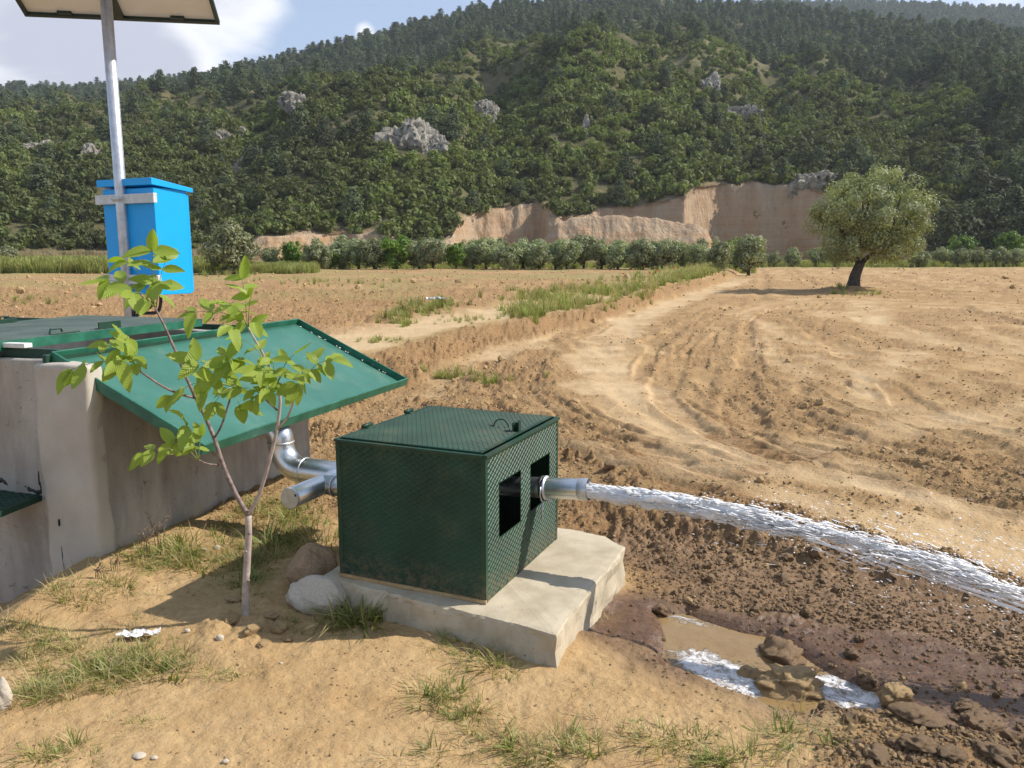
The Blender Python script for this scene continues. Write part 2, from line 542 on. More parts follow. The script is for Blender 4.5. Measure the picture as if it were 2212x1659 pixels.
TRACKS = [  # (photo polyline, half width m, depth m)
    ([(1612, 690), (1612, 760), (1604, 830), (1606, 880), (1640, 925), (1700, 965), (1790, 1010)], 0.16, 0.05),
    ([(1560, 900), (1620, 950), (1700, 1000)], 0.12, 0.04),
    ([(1170, 760), (1140, 810), (1170, 870), (1290, 930), (1420, 985), (1560, 1030)], 0.16, 0.05),
    ([(1090, 800), (1060, 850), (1110, 910), (1230, 975), (1380, 1030), (1500, 1070)], 0.16, 0.05),
    ([(1500, 740), (1440, 800), (1440, 850), (1500, 900), (1620, 960), (1800, 1015), (2050, 1070), (2300, 1120)], 0.13, 0.04),
    ([(1740, 820), (1720, 860), (1780, 910), (1900, 960), (2100, 1010), (2300, 1050)], 0.13, 0.035),
    ([(2080, 655), (2150, 680), (2260, 705)], 0.16, 0.06),
    ([(1920, 820), (2000, 870), (2120, 910), (2300, 950)], 0.12, 0.035),
    ([(2060, 930), (2150, 980), (2120, 1040), (2150, 1090)], 0.15, 0.04),
    ([(1700, 575), (1730, 590), (1760, 612)], 0.35, 0.06),
    ([(1780, 575), (1900, 597), (2050, 630)], 0.35, 0.06),
    ([(1900, 575), (2050, 597), (2260, 640)], 0.35, 0.06),
    ([(2020, 575), (2140, 590), (2280, 612)], 0.35, 0.06),
    ([(1640, 575), (1650, 600), (1640, 640)], 0.3, 0.05),
    ([(1700, 680), (1800, 735), (1850, 770)], 0.25, 0.04),
    ([(1600, 645), (1500, 690), (1400, 740)], 0.2, 0.04)]
for _k in range(7):
    _b = [(1640, 640), (1500, 700), (1440, 760), (1430, 810), (1480, 865), (1620, 930), (1850, 995), (2250, 1085)]
    TRACKS.append(([(x + 62 * _k - 40, y - 11 * _k + 8) for x, y in _b], 0.07, 0.035))
for _k in range(4):
    TRACKS.append(([(1330 - 55 * _k, 690 + 10 * _k), (1215 - 55 * _k, 745 + 14 * _k), (1190 - 40 * _k, 800 + 14 * _k), (1260 - 20 * _k, 870 + 14 * _k), (1440, 950 + 16 * _k), (1640, 1010 + 18 * _k)], 0.08, 0.04))
for _k in range(9):
    TRACKS.append(([(1690 + 95 * _k, 577), (1740 + 105 * _k, 590 + _k), (1830 + 120 * _k, 612 + 2 * _k)], 0.22, 0.05))
PALE_BANDS = [(W2(smooth_line(p, 5)), w, a) for p, w, a in PALE_BANDS]
TRACKS = [(W2(smooth_line(p, 5)), w, a) for p, w, a in TRACKS]


def ground_fields(x, y):
    x = np.asarray(x, float); y = np.asarray(y, float)
    near = sstep(40, 12, y)
    # bank between the two fields
    bx = np.interp(y, BANK_Y, BANK_X)
    d = (bx - x) * 0.93 + fbm(x * 0.9, y * 0.9, 3, 5) * 0.5 * sstep(3, 10, y)
    bank_on = sstep(6.2, 9.0, y)
    left = sstep(0.0, 0.75, d) * bank_on
    z = 0.26 * left
    lf = sstep(0.2, 1.4, d) * bank_on                    # left field
    face = sstep(0.0, 0.2, d) * sstep(0.85, 0.55, d) * bank_on
    path = sstep(0.8, 1.2, d) * sstep(3.2, 2.4, d + 0.3 * vnoise(x, y, 9)) * sstep(34, 22, y) * bank_on
    plough = lf * sstep(2.2, 3.4, d)
    # soft swells
    z = z + fbm(x * 0.35, y * 0.35, 3, 21) * 0.10 * sstep(3.2, 7, y) + fbm(x * 0.9, y * 0.9, 3, 23) * 0.035
    z = z - 0.06 * sstep(4.6, 8, y) * (1 - left) - 0.10 * sstep(20, 30, y) * (1 - left)
    # olive mound
    ro = np.hypot(x - OLIVE[0], y - OLIVE[1])
    z = z + (0.22 + 0.12 * vnoise(x * 1.3, y * 1.3, 3)) * sstep(2.1, 0.7, ro)
    # ploughed rows on the left field
    row = (y * 0.985 - x * 0.12) / 0.72 + 0.5 * vnoise(x * 0.4, y * 0.4, 8)
    z = z + plough * (0.075 * np.sin(row * 2 * math.pi) * sstep(45, 25, y) + 0.12 * np.abs(fbm(x * 2.2, y * 2.2, 3, 40)) * sstep(60, 30, y))
    # tilled right field : worked strips swing round in long arcs
    q = np.sqrt((x - 12) ** 2 + ((y - 13) * 0.42) ** 2)
    ang = np.arctan2((y - 13) * 0.42, x - 12)
    strip = fbm(q * 1.9 + 0.6 * fbm(x * .5, y * .5, 2, 61), ang * 2.2, 3, 60)
    fld = (1 - left) * sstep(4.0, 5.2, y)
    pale = np.zeros_like(x); groove = np.zeros_like(x); ridge = np.zeros_like(x)
    for pl, w, a in PALE_BANDS:
        dd = near_only(seg_dist, x, y, pl, 2.0, 9.0) + fbm(x * 1.3, y * 1.3, 3, 70) * w * 0.9
        pale = np.maximum(pale, a * sstep(w * 1.25, w * 0.55, dd))
    for pl, w, a in TRACKS:
        dd = near_only(seg_dist, x, y, pl, 2.0, 9.0) + fbm(x * 1.7, y * 1.7, 3, 71) * w * 0.9 + fbm(x * .5 + pl[0][0], y * .35, 2, 74) * 0.22 * sstep(4, 8, y)
        if w < 0.12: a = a * sstep(-0.12, 0.16, fbm(x * 0.9 + w * 900 + a * 77, y * 0.6 + pl[0][0], 3, 73)) * 1.15
        groove = np.maximum(groove, a * sstep(w, w * 0.45, dd))
        ridge = np.maximum(ridge, a * sstep(w * 0.8, w * 1.2, dd) * sstep(w * 2.4, w * 1.4, dd))
    pale = np.clip(pale * (0.75 + 0.6 * fbm(x * 2.2, y * 2.2, 3, 72)) + fld * 0.45 * sstep(0.18, 0.38, strip), 0, 1)
    lines = np.sin(q * 2 * math.pi / 0.42 + 5 * fbm(x * .8, y * .8, 3, 64)) * sstep(0.02, 0.3, 0.15 + fbm(x * .55, y * .35, 3, 65)) * fld * sstep(40, 20, y)
    z = z + 0.010 * lines
    s1 = near_only(poly_sd, x, y, ROUGH, 1.2, -1.2); s2 = near_only(poly_sd, x, y, ROUGH2, 1.2, -1.2)
    wob = fbm(x * 2.3, y * 2.3, 3, 33)
    rough = np.maximum(sstep(-0.10, 0.14, s1 + wob * 0.22), 0.8 * sstep(-0.2, 0.2, s2 + wob * 0.5))
    grain = fbm(x * 3.1, y * 3.1, 4, 66, .6)
    tilled = fld * np.clip(0.42 + 0.9 * sstep(0.10, -0.25, strip) * 0.6 + 0.9 * grain, 0, 1) * (1 - pale)
    z = z - groove * 0.75 * (1 - left) * (1 + 0.35 * np.sin((x * .66 + y * .75) * 2 * math.pi / 0.15) * sstep(16, 9, y)) + ridge * 0.6 * (1 - left) * (0.6 + vnoise(x * 9, y * 9, 14))
    # hollow with the mud and the puddles
    sl = near_only(poly_sd, x, y, LOW, 1.2, -1.2)
    z = z + (LOWZ - 0.0) * sstep(-0.07, 0.16, sl + wob * 0.1)
    sp = near_only(poly_sd, x, y, PUDDLE, 1.2, -1.2)
    z = z - 0.075 * sstep(-0.07, 0.09, sp + wob * 0.07)
    sm = near_only(poly_sd, x, y, MUD, 1.2, -1.2)
    wet = sstep(-0.26, 0.10, sm + wob * 0.2)
    wet = np.maximum(wet, 0.55 * sstep(-0.25, 0.25, sl + wob * 0.3) * sstep(0.45, 0.9, x + wob * 0.5))
    # clods
    xr, yr = x * 0.8 - y * 0.6, x * 0.6 + y * 0.8
    e = np.abs(fbm(xr * 5.3, yr * 5.3, 4, 80, 0.6)); e2 = np.abs(fbm(xr * 21, yr * 21, 3, 90, 0.65))
    pud = sstep(-0.10, 0.03, sp + wob * 0.05)
    lump = (0.060 * e + 0.046 * e2) * (1 - pud) * np.clip(0.85 + 2.2 * fbm(x * 1.5, y * 1.5, 3, 83), 0.18, 1.5)
    z = z + rough * lump * (1 - 0.72 * wet * sstep(-0.1, 0.15, sm)) * 0.95 + tilled * near * (0.05 * e + 0.03 * e2)
    z = z + face * (0.13 * e + 0.06 * e2) + plough * sstep(40, 20, y) * 0.07 * e2
    z = z + (1 - rough) * (0.012 * vnoise(x * 12, y * 12, 95) + 0.006 * vnoise(x * 31, y * 31, 96)) * near
    z = z + (1 - rough) * 0.006 * np.abs(fbm(x * 60, y * 60, 2, 97)) * sstep(8, 4, y) * sstep(-0.05, 0.12, vnoise(x * 1.9, y * 1.9, 98) + 0.08)
    # loose soil round the sapling
    rs = np.hypot(x + 1.16, y - 3.28)
    z = z + sstep(0.34, 0.08, rs) * (0.02 + 0.10 * e * 0.6)
    # ground rises a little against the tank wall
    tw = (x + 2.16) * 0.9455 - (y - 3.84) * 0.3256
    z = z + 0.06 * sstep(0.55, 0.0, tw) * sstep(6.6, 5.6, y) * sstep(2.2, 3.0, y)
    z = z - 0.62 * np.clip(-2.20 - x, 0, 0.9) * sstep(4.6, 4.2, y) * sstep(1.5, 3.0, y)
    green = lf * (0.42 * sstep(-0.05, 0.25, fbm(x * 0.22, y * 0.12, 3, 101)) + 0.75 * sstep(26, 46, y) * sstep(-0.25, 0.1, fbm(x * 0.3, y * 0.3, 3, 102)))
    verge = sstep(0.6, 1.0, d) * sstep(3.6, 1.2, d) * sstep(12, 20, y)
    green = np.clip(np.maximum(green, verge * 0.6), 0, 1) * (1 - path)
    green = np.maximum(green, sstep(62, 75, y) * sstep(-0.5, 0.3, d) * 0.9)
    green = np.maximum(green, sstep(85, 100, y) * 0.9)
    dark = np.clip(np.maximum.reduce([rough * (0.85 + 0.7 * wob), tilled * 0.60, 0.38 * sstep(0.1, -0.8, lines) * fld * (1 - pale), face * 1.0, plough * 0.75 * sstep(-0.25, 0.2, np.sin(row * 6.283) * .55 + fbm(x * .8, y * .8, 3, 103)), (groove * 15 + ridge * 17) * (1 - left) * (0.6 + vnoise(x * 5, y * 5, 15))]), 0, 1)
    pale = np.clip(np.maximum(pale, path * 0.9) * (1 - rough), 0, 1)
    return z, dict(wet=wet, dark=dark, pale=pale, green=green, plough=plough, rough=np.clip(rough + tilled * 0.75 + plough * 0.8 + face * .9 + fld * 0.25 + ridge * 10 * (1 - left), 0, 1))


def gh(x, y):
    z, _ = ground_fields(np.atleast_1d(np.asarray(x, float)), np.atleast_1d(np.asarray(y, float)))
    return z if np.ndim(x) else float(z[0])


def pg(px, py):
    """photo pixel -> point on the ground"""
    z = 0.0
    for _ in range(5):
        p = gz(px, py, z); z = gh(p[0], p[1])
    return np.array([p[0], p[1], z])


def soil_material():
    m, nt, P, N, L = newmat('soil')
    tc = N('ShaderNodeTexCoord'); v = tc.outputs['Object']

    def A(n):
        a = N('ShaderNodeAttribute'); a.attribute_name = n
        return a.outputs['Fac']
    f1 = maprange(N, L, noise(N, L, 1.7, 6, 0.62, v), 0.36, 0.66)
    f2 = maprange(N, L, noise(N, L, 24, 5, 0.65, v), 0.35, 0.65)
    base = mixrgb(N, L, f1, (0.395, 0.256, 0.118), (0.505, 0.352, 0.180))
    base = mixrgb(N, L, mathn(N, L, 'MULTIPLY', f2, 0.45), base, (0.315, 0.188, 0.084))
    col = mixrgb(N, L, A('plough'), base, mixrgb(N, L, f2, (0.325, 0.185, 0.085), (0.455, 0.295, 0.148)))
    col = mixrgb(N, L, mathn(N, L, 'MULTIPLY', A('pale'), 0.85), col, mixrgb(N, L, f1, (0.51, 0.365, 0.208), (0.565, 0.42, 0.25)))
    col = mixrgb(N, L, A('dark'), col, mixrgb(N, L, f2, (0.245, 0.138, 0.062), (0.365, 0.228, 0.110)))
    gf = mathn(N, L, 'MULTIPLY', A('green'), maprange(N, L, noise(N, L, 3.2, 5, 0.7, v), 0.38, 0.6))
    col = mixrgb(N, L, gf, col, mixrgb(N, L, f2, (0.16, 0.19, 0.055), (0.30, 0.30, 0.11)))
    # small pale and dark grains
    g1 = maprange(N, L, noise(N, L, 150, 3, 0.6, v), 0.60, 0.70)
    col = mixrgb(N, L, mathn(N, L, 'MULTIPLY', g1, 0.5), col, (0.62, 0.47, 0.30))
    g2 = maprange(N, L, noise(N, L, 95, 3, 0.6, v), 0.62, 0.70)
    col = mixrgb(N, L, mathn(N, L, 'MULTIPLY', g2, 0.7), col, (0.18, 0.10, 0.048))
    wet = A('wet')
    col = mixrgb(N, L, wet, col, mixrgb(N, L, f2, (0.088, 0.045, 0.022), (0.150, 0.082, 0.041)))
    L(col, P.inputs['Base Color'])
    wr = mathn(N, L, 'MULTIPLY', wet, maprange(N, L, noise(N, L, 9, 4, 0.6, v), 0.35, 0.6, 0.5, 1.0))
    L(maprange(N, L, wr, 0, 1, 0.96, 0.16), P.inputs['Roughness'])
    L(maprange(N, L, wet, 0, 1, 0.15, 0.5), P.inputs['Specular IOR Level'])
    h1 = noise(N, L, 38, 6, 0.68, v)
    h2 = noise(N, L, 6, 5, 0.6, v)
    st = mathn(N, L, 'MULTIPLY', maprange(N, L, A('rough'), 0, 1, 0.62, 1.0), maprange(N, L, wet, 0, 1, 1.0, 0.35))
    nb = bump(N, L, h2, 0.35, 0.05)
    nb = bump(N, L, noise(N, L, 13, 6, 0.7, v), mathn(N, L, 'MULTIPLY', mathn(N, L, 'MULTIPLY', A('rough'), 0.9), maprange(N, L, wet, 0, 1, 1.0, 0.3)), 0.05, nb)
    nb = bump(N, L, h1, st, 0.018, nb)
    L(nb, P.inputs['Normal'])
    return m


M['soil'] = soil_material()


def build_ground():
    t_in = np.linspace(-0.74, 0.74, 760)
    t_out = np.array([0.8, 0.95, 1.2, 1.6, 2.4])
    t = np.concatenate([-t_out[::-1], t_in, t_out])
    k = np.linspace(1.0, 0.0, 780)
    ynear, yfar = 1.7, 170.0
    ys = 1.0 / (k / ynear + (1 - k) / yfar)
    ys = np.concatenate([[-40, -8, -1, 0.6, 1.2], ys, [220, 300, 500, 900, 1600]])
    Y, T = np.meshgrid(ys, t, indexing='ij')
    X = T * np.maximum(Y + 0.5, 1.6)
    X = np.where(Y < 0, T * (2.0 - Y), X)
    Z, at_ = ground_fields(X, Y)
    far = sstep(120, 170, Y)
    Z = Z * (1 - far)
    # sink under the slab and the tank
    V = np.stack([X, Y, Z], -1).reshape(-1, 3)
    me = np_mesh('ground', V, grid_faces(*X.shape), M['soil'], True, {k_: v_.reshape(-1) for k_, v_ in at_.items()})
    o = link('ground', me)
    o['kind'] = 'structure'
    return o


build_ground()


# ------------------------------------------------------------------ hill
def px2tan(px):
    return (px - PW / 2) / FPX / math.cos(PITCH)       # about right for far points near the horizon


def elev(px, py):
    d = ray(px, py)
    return d[2] / math.hypot(d[0], d[1])


def azim(px, py):
    d = ray(px, py)
    return math.atan2(d[0], d[1])


RIDGE_PX = [(-700, 200), (-300, 190), (0, 190), (150, 186), (280, 185), (380, 180), (440, 168), (520, 148), (600, 130), (720, 98), (850, 68), (1000, 30), (1100, 14), (1200, 6), (1350, 0), (1450, 4), (1600, 8), (1700, 18), (1800, 30), (2000, 55), (2212, 88), (2500, 130), (2900, 190)]
RID_A = np.array([azim(*p) for p in RIDGE_PX]); RID_E = np.array([elev(*p) for p in RIDGE_PX])
RID_R = np.interp(np.arange(len(RIDGE_PX)), [0, 5, 7, 12, 16, len(RIDGE_PX) - 1], [880, 860, 640, 620, 640, 520])
# top of the quarry face along the foot of the hill
CUT_PX = [(-900, 543), (520, 541), (560, 512), (640, 506), (750, 504), (835, 506), (860, 528), (930, 532), (975, 512), (992, 480), (1020, 458), (1100, 446), (1165, 434), (1182, 440), (1200, 468), (1250, 470), (1300, 448), (1400, 440), (1480, 426), (1500, 404), (1560, 394), (1620, 391), (1700, 397), (1770, 412), (1850, 430), (1960, 442), (2040, 452), (2075, 500), (2120, 541), (3200, 543)]
CUT_R = [150, 150, 150, 152, 156, 152, 150, 150, 152, 156, 166, 172, 174, 170, 168, 172, 178, 180, 176, 182, 190, 192, 190, 186, 184, 180, 172, 164, 160, 165]
CUT_A = np.array([azim(*p) for p in CUT_PX]); CUT_E = np.array([elev(*p) for p in CUT_PX]); CUT_R = np.array(CUT_R, float)


def hill_point(a, s):
    """s in [-1,0] climbs the quarry face, s in [0,1] the slope, beyond 1 the far side"""
    a = np.asarray(a, float); s = np.asarray(s, float)
    rc = np.interp(a, CUT_A, CUT_R); zc = np.interp(a, CUT_A, CUT_E) * rc + EYE
    rr = np.interp(a, RID_A, RID_R); zr = np.interp(a, RID_A, RID_E) * rr + EYE
    jag = fbm(a * 90, a * 0 + 3.3, 4, 201)
    zc = np.maximum(zc + jag * 0.04 * np.maximum(zc - 2, 0), 0.4)
    t = np.clip(s, 0, 1.6)
    r_s = rc + 5.0 + (rr - rc - 5.0) * t
    prof = np.where(t <= 1, 0.86 * t + 0.14 * np.sin(np.pi * 0.5 * t) + 0.05 * np.sin(2 * np.pi * t), 1 - 1.1 * (t - 1))
    z_s = zc + (zr - zc) * prof
    xs, ys = r_s * np.sin(a), r_s * np.cos(a)
    amp = np.clip(t * 5, 0, 1) * np.clip((1.02 - t) * 3.0, 0.25, 1)
    spur = fbm(a * 9 + 0.35 * t, t * 1.6 + 4, 4, 210)
    z_s = z_s + amp * (18 * spur + 6.0 * fbm(xs / 22, ys / 22, 4, 220))
    fc = np.clip(s + 1, 0, 1)                       # face
    lean = 5.0 * fc + 2.2 * fbm(a * 45, fc * 1.2 + 7, 3, 230, .5) + 0.4 * fbm(a * 220, fc * 6, 4, 235, .6)
    r_f = rc + lean * np.clip(zc / 6, 0, 1)
    z_f = -0.6 + (zc + 0.6) * fc
    on = s < 0
    r = np.where(on, r_f, r_s); z = np.where(on, z_f, z_s)
    return r * np.sin(a), r * np.cos(a), z


def hill_material():
    m, nt, P, N, L = newmat('hill_soil')
    tc = N('ShaderNodeTexCoord'); v = tc.outputs['Object']
    a = N('ShaderNodeAttribute'); a.attribute_name = 'cut'
    f1 = maprange(N, L, noise(N, L, 0.03, 5, 0.6, v), 0.4, 0.62)
    f2 = maprange(N, L, noise(N, L, 0.35, 6, 0.68, v), 0.35, 0.65)
    veg = mixrgb(N, L, f1, (0.10, 0.092, 0.040), (0.21, 0.175, 0.092))
    veg = mixrgb(N, L, mathn(N, L, 'MULTIPLY', f2, 0.7), veg, (0.06, 0.066, 0.028))
    mp = N('ShaderNodeMapping'); mp.inputs['Scale'].default_value = (1, 1, 0.28)
    L(v, mp.inputs['Vector'])
    s1 = maprange(N, L, noise(N, L, 0.16, 6, 0.62, mp.outputs[0], 0.6), 0.38, 0.64)
    s2 = maprange(N, L, noise(N, L, 0.9, 6, 0.7, mp.outputs[0]), 0.35, 0.68)
    cut = mixrgb(N, L, s1, (0.41, 0.255, 0.145), (0.45, 0.335, 0.225))
    cut = mixrgb(N, L, mathn(N, L, 'MULTIPLY', s2, 0.55), cut, (0.32, 0.215, 0.125))
    sz = N('ShaderNodeSeparateXYZ'); L(v, sz.inputs[0])
    lay = mathn(N, L, 'ADD', sz.outputs['Z'], mathn(N, L, 'MULTIPLY', s1, 4.0))
    cut = mixrgb(N, L, maprange(N, L, lay, 3.5, 6.5, 0.75, 0.0), cut, (0.34, 0.20, 0.10))
    mz = N('ShaderNodeMapping'); mz.inputs['Scale'].default_value = (0.05, 0.05, 1.6); L(v, mz.inputs['Vector'])
    stv = maprange(N, L, noise(N, L, 1.0, 5, 0.65, mz.outputs[0]), 0.42, 0.6)
    cut = mixrgb(N, L, mathn(N, L, 'MULTIPLY', stv, 0.35), cut, (0.44, 0.37, 0.28))
    sp = maprange(N, L, noise(N, L, 0.5, 6, 0.75, v), 0.62, 0.68)
    cut = mixrgb(N, L, mathn(N, L, 'MULTIPLY', sp, 0.8), cut, (0.075, 0.08, 0.03))
    L(mixrgb(N, L, a.outputs['Fac'], veg, cut), P.inputs['Base Color'])
    P.inputs['Roughness'].default_value = 0.97
    P.inputs['Specular IOR Level'].default_value = 0.1
    nb = bump(N, L, noise(N, L, 0.5, 6, 0.7, mp.outputs[0]), 0.9, 1.2)
    L(nb, P.inputs['Normal'])
    return m


M['hill'] = hill_material()
A_MIN, A_MAX = R(-64), R(64)


def build_hill():
    av = np.linspace(A_MIN, A_MAX, 860)
    sv = np.concatenate([np.linspace(-1, -0.0001, 16), np.linspace(0.0, 1.0, 150), np.linspace(1.02, 1.5, 12)])
    S, Aa = np.meshgrid(sv, av, indexing='ij')
    x, y, z = hill_point(Aa, S)
    cut = (S <= 0.0001).astype(float)
    zc = np.interp(Aa, CUT_A, CUT_E) * np.interp(Aa, CUT_A, CUT_R)
    cut = cut * sstep(0.0, 1.0, zc)
    V = np.stack([x, y, z], -1).reshape(-1, 3)
    me = np_mesh('hill', V, grid_faces(*S.shape), M['hill'], True, {'cut': cut.reshape(-1)})
    link('hill', me, kind='structure')


build_hill()


def far_ridge():
    """the hazier second ridge behind the right shoulder, and one behind the left"""
    pts = [(1500, 40), (1620, 12), (1700, 8), (1850, 9), (2000, 14), (2212, 26), (2450, 50), (2800, 110)]
    Aq = np.array([azim(*p) for p in pts]); Eq = np.array([elev(*p) for p in pts])
    av = np.linspace(Aq[0], Aq[-1], 160); sv = np.linspace(0, 1.3, 30)
    S, Aa = np.meshgrid(sv, av, indexing='ij')
    rr = 700 + 620 * S
    z = np.interp(Aa, Aq, Eq) * 1320 * np.where(S < 1, 0.30 + 0.70 * S, 1 - (S - 1)) + 8 * fbm(Aa * 40, S * 5, 3, 260) * np.clip(1.3 - S, 0.2, 1)
    V = np.stack([rr * np.sin(Aa), rr * np.cos(Aa), z], -1).reshape(-1, 3)
    me = np_mesh('far_hill', V, grid_faces(*S.shape), M['hill'], True, {'cut': np.zeros(V.shape[0])})
    link('far_hill', me, kind='structure')
    return Aq, Eq


FR_A, FR_E = far_ridge()


def far_ridge_point(a, s):
    rr = 700 + 620 * s
    z = np.interp(a, FR_A, FR_E) * 1320 * np.where(s < 1, 0.30 + 0.70 * s, 1 - (s - 1)) + 8 * fbm(a * 40, s * 5, 3, 260) * np.clip(1.3 - s, 0.2, 1)
    return rr * np.sin(a), rr * np.cos(a), z


# front terrace of dug earth before the quarry face
def earth_bank():
    top = [(1170, 520), (1205, 484), (1250, 470), (1330, 466), (1400, 470), (1450, 478), (1510, 486), (1528, 500), (1545, 535)]
    Aq = np.array([azim(*p) for p in top]); Eq = np.array([elev(*p) for p in top])
    av = np.linspace(Aq[0], Aq[-1], 150); sv = np.linspace(0, 1, 34)
    S, Aa = np.meshgrid(sv, av, indexing='ij')
    zt = np.maximum(np.interp(Aa, Aq, Eq) * 150 + EYE, 0.2) * (1 + 0.05 * fbm(Aa * 120, Aa * 0, 3, 270))
    f = np.clip(S / 0.55, 0, 1); g = np.clip((S - 0.55) / 0.45, 0, 1)
    r = 140 + 7 * f + 1.5 * fbm(Aa * 26, f * 1.4, 3, 271, .45) + 0.22 * fbm(Aa * 300, f * 9, 3, 272) + 26 * g
    z = -0.5 + (zt + 0.5) * (f ** 0.8) - 0.6 * g * zt * g + 0.8 * fbm(Aa * 200, S * 8, 3, 273) * g
    V = np.stack([r * np.sin(Aa), r * np.cos(Aa), z], -1).reshape(-1, 3)
    me = np_mesh('quarry_bank', V, grid_faces(*S.shape), M['hill'], True, {'cut': np.where(S < 0.72, 1.0, 0.6).reshape(-1)})
    link('quarry_bank', me, kind='structure')


earth_bank()


# ------------------------------------------------------------------ foliage meshes
RNG = np.random.default_rng(11)


def unit(v):
    return v / (np.linalg.norm(v, axis=-1, keepdims=True) + 1e-9)


def leaf_quads(pos, nrm, length, width, rng, droop=0.0):
    """one folded diamond-shaped leaf spray per point -> V, F (quads)"""
    n = len(pos)
    r = unit(rng.normal(size=(n, 3)))
    d = unit(np.cross(nrm, r)); d[:, 2] -= droop; d = unit(d)
    w = unit(np.cross(d, nrm))
    L_ = (length * rng.uniform(0.6, 1.3, n))[:, None]; W_ = (width * rng.uniform(0.6, 1.3, n))[:, None]
    c = pos
    V = np.stack([c - d * L_ * .5, c + w * W_ * .5 + nrm * W_ * .12, c + d * L_ * .5, c - w * W_ * .5 + nrm * W_ * .12], 1).reshape(-1, 3)
    F = np.arange(n * 4).reshape(n, 4)
    return V, F


def crown_points(rng, centre, rad, nclump, per, clump_r, shell=0.55, flat=0.0, wild=0.45):
    u = unit(rng.normal(size=(nclump, 3)))
    k = rng.uniform(shell, 1.0, nclump)[:, None]
    cc = u * k
    if flat: cc[:, 2] = np.where(cc[:, 2] < -flat, -flat + 0.15 * (cc[:, 2] + flat), cc[:, 2])
    cs = clump_r * rng.uniform(0.65, 1.35, nclump)
    P = cc[:, None, :] * np.array(rad) + centre + (unit(rng.normal(size=(nclump, per, 3))) * rng.uniform(0.25, 1.0, (nclump, per, 1)) ** 0.6) * cs[:, None, None]
    cen = (cc * np.array(rad) + centre)[:, None, :]
    nr = unit(unit(P - cen) * 0.7 + unit(P - centre) * 0.5 + rng.normal(size=P.shape) * wild)
    tint = np.clip(rng.uniform(0, 1, (nclump, 1)) * 0.45 + rng.uniform(0, 1, (nclump, per)) * 0.55, 0, 1)
    return P.reshape(-1, 3), nr.reshape(-1, 3), tint.reshape(-1), cc * np.array(rad) + centre


def shrub_mesh(name, seed, mat, n=120, leaf=0.46):
    rng = np.random.default_rng(seed)
    P, nr, ti, _ = crown_points(rng, np.array([0, 0, 0.75]), (0.85, 0.85, 0.72), 12, n // 12, 0.42, 0.4, 0.5, 0.38)
    V, F = leaf_quads(P, nr, leaf, leaf * 0.8, rng)
    V[:, 2] = np.maximum(V[:, 2], -0.1)
    return np_mesh(name, V, F, mat, False, {'tint': np.repeat(ti, 4)})


def pine_mesh(name, seed, mats, hgt=9.0, dense=1.0, split=False):
    """umbrella-less Calabrian pine: bare stem below, uneven tiers of needle clumps above"""
    rng = np.random.default_rng(seed)
    pos, nrm, ti = [], [], []
    base = hgt * rng.uniform(0.06, 0.2)
    tiers = 11
    lean = rng.uniform(-0.06, 0.06, 2)
    for i in range(tiers):
        f = i / (tiers - 1)
        z = base + (hgt - base) * f
        rr = hgt * 0.31 * (1 - f ** 2.8) ** 0.65 * rng.uniform(0.6, 1.2) + 0.75
        nb = max(2, int((7 - 4 * f) * dense))
        a0 = rng.uniform(0, 6.3)
        for b in range(nb):
            a = a0 + b * 6.283 / nb + rng.uniform(-0.4, 0.4)
            k = rr * rng.uniform(0.55, 1.1)
            c = np.array([math.cos(a) * k + lean[0] * z, math.sin(a) * k + lean[1] * z, z + rng.uniform(-0.35, 0.25)])
            m_ = 26 if split else 11
            p = c + rng.normal(size=(m_, 3)) * np.array([0.50, 0.50, 0.30]) * (hgt / 9) - np.array([math.cos(a), math.sin(a), -.1]) * rng.uniform(0, k * 0.7, (m_, 1))
            pos.append(p); nrm.append(unit(unit(p - np.array([lean[0] * z, lean[1] * z, z - 0.8])) + rng.normal(size=p.shape) * 0.36))
            ti.append(np.clip(rng.uniform(0, .5) + rng.uniform(0, 0.5, m_), 0, 1))
    P = np.concatenate(pos); nr = np.concatenate(nrm); tt = np.concatenate(ti)
    fl = 0.62 if split else 1.0
    V, F = leaf_quads(P, nr, 1.15 * fl * hgt / 9, 0.8 * fl * hgt / 9, rng)
    mb = MB()
    mb.tube([(0, 0, -0.6), (lean[0] * hgt * .5, lean[1] * hgt * .5, hgt * .5), (lean[0] * hgt, lean[1] * hgt, hgt * .96)], [hgt * .022, hgt * .015, hgt * .004], 5, False)
    if split:
        return np_mesh(name + '_crown', V, F, mats[0], False, {'tint': np.repeat(tt, 4)}), mb.mesh(name + '_trunk', mats[1])
    nv = len(V)
    V2 = np.concatenate([V, np.array(mb.v)])
    F2 = np.concatenate([F, np.array(mb.f) + nv])
    me = np_mesh(name, V2, F2, mats, False, {'tint': np.concatenate([np.repeat(tt, 4), np.zeros(len(mb.v))])})
    mi = np.zeros(len(F2), np.int32); mi[len(F):] = 1
    me.polygons.foreach_set('material_index', mi)
    return me


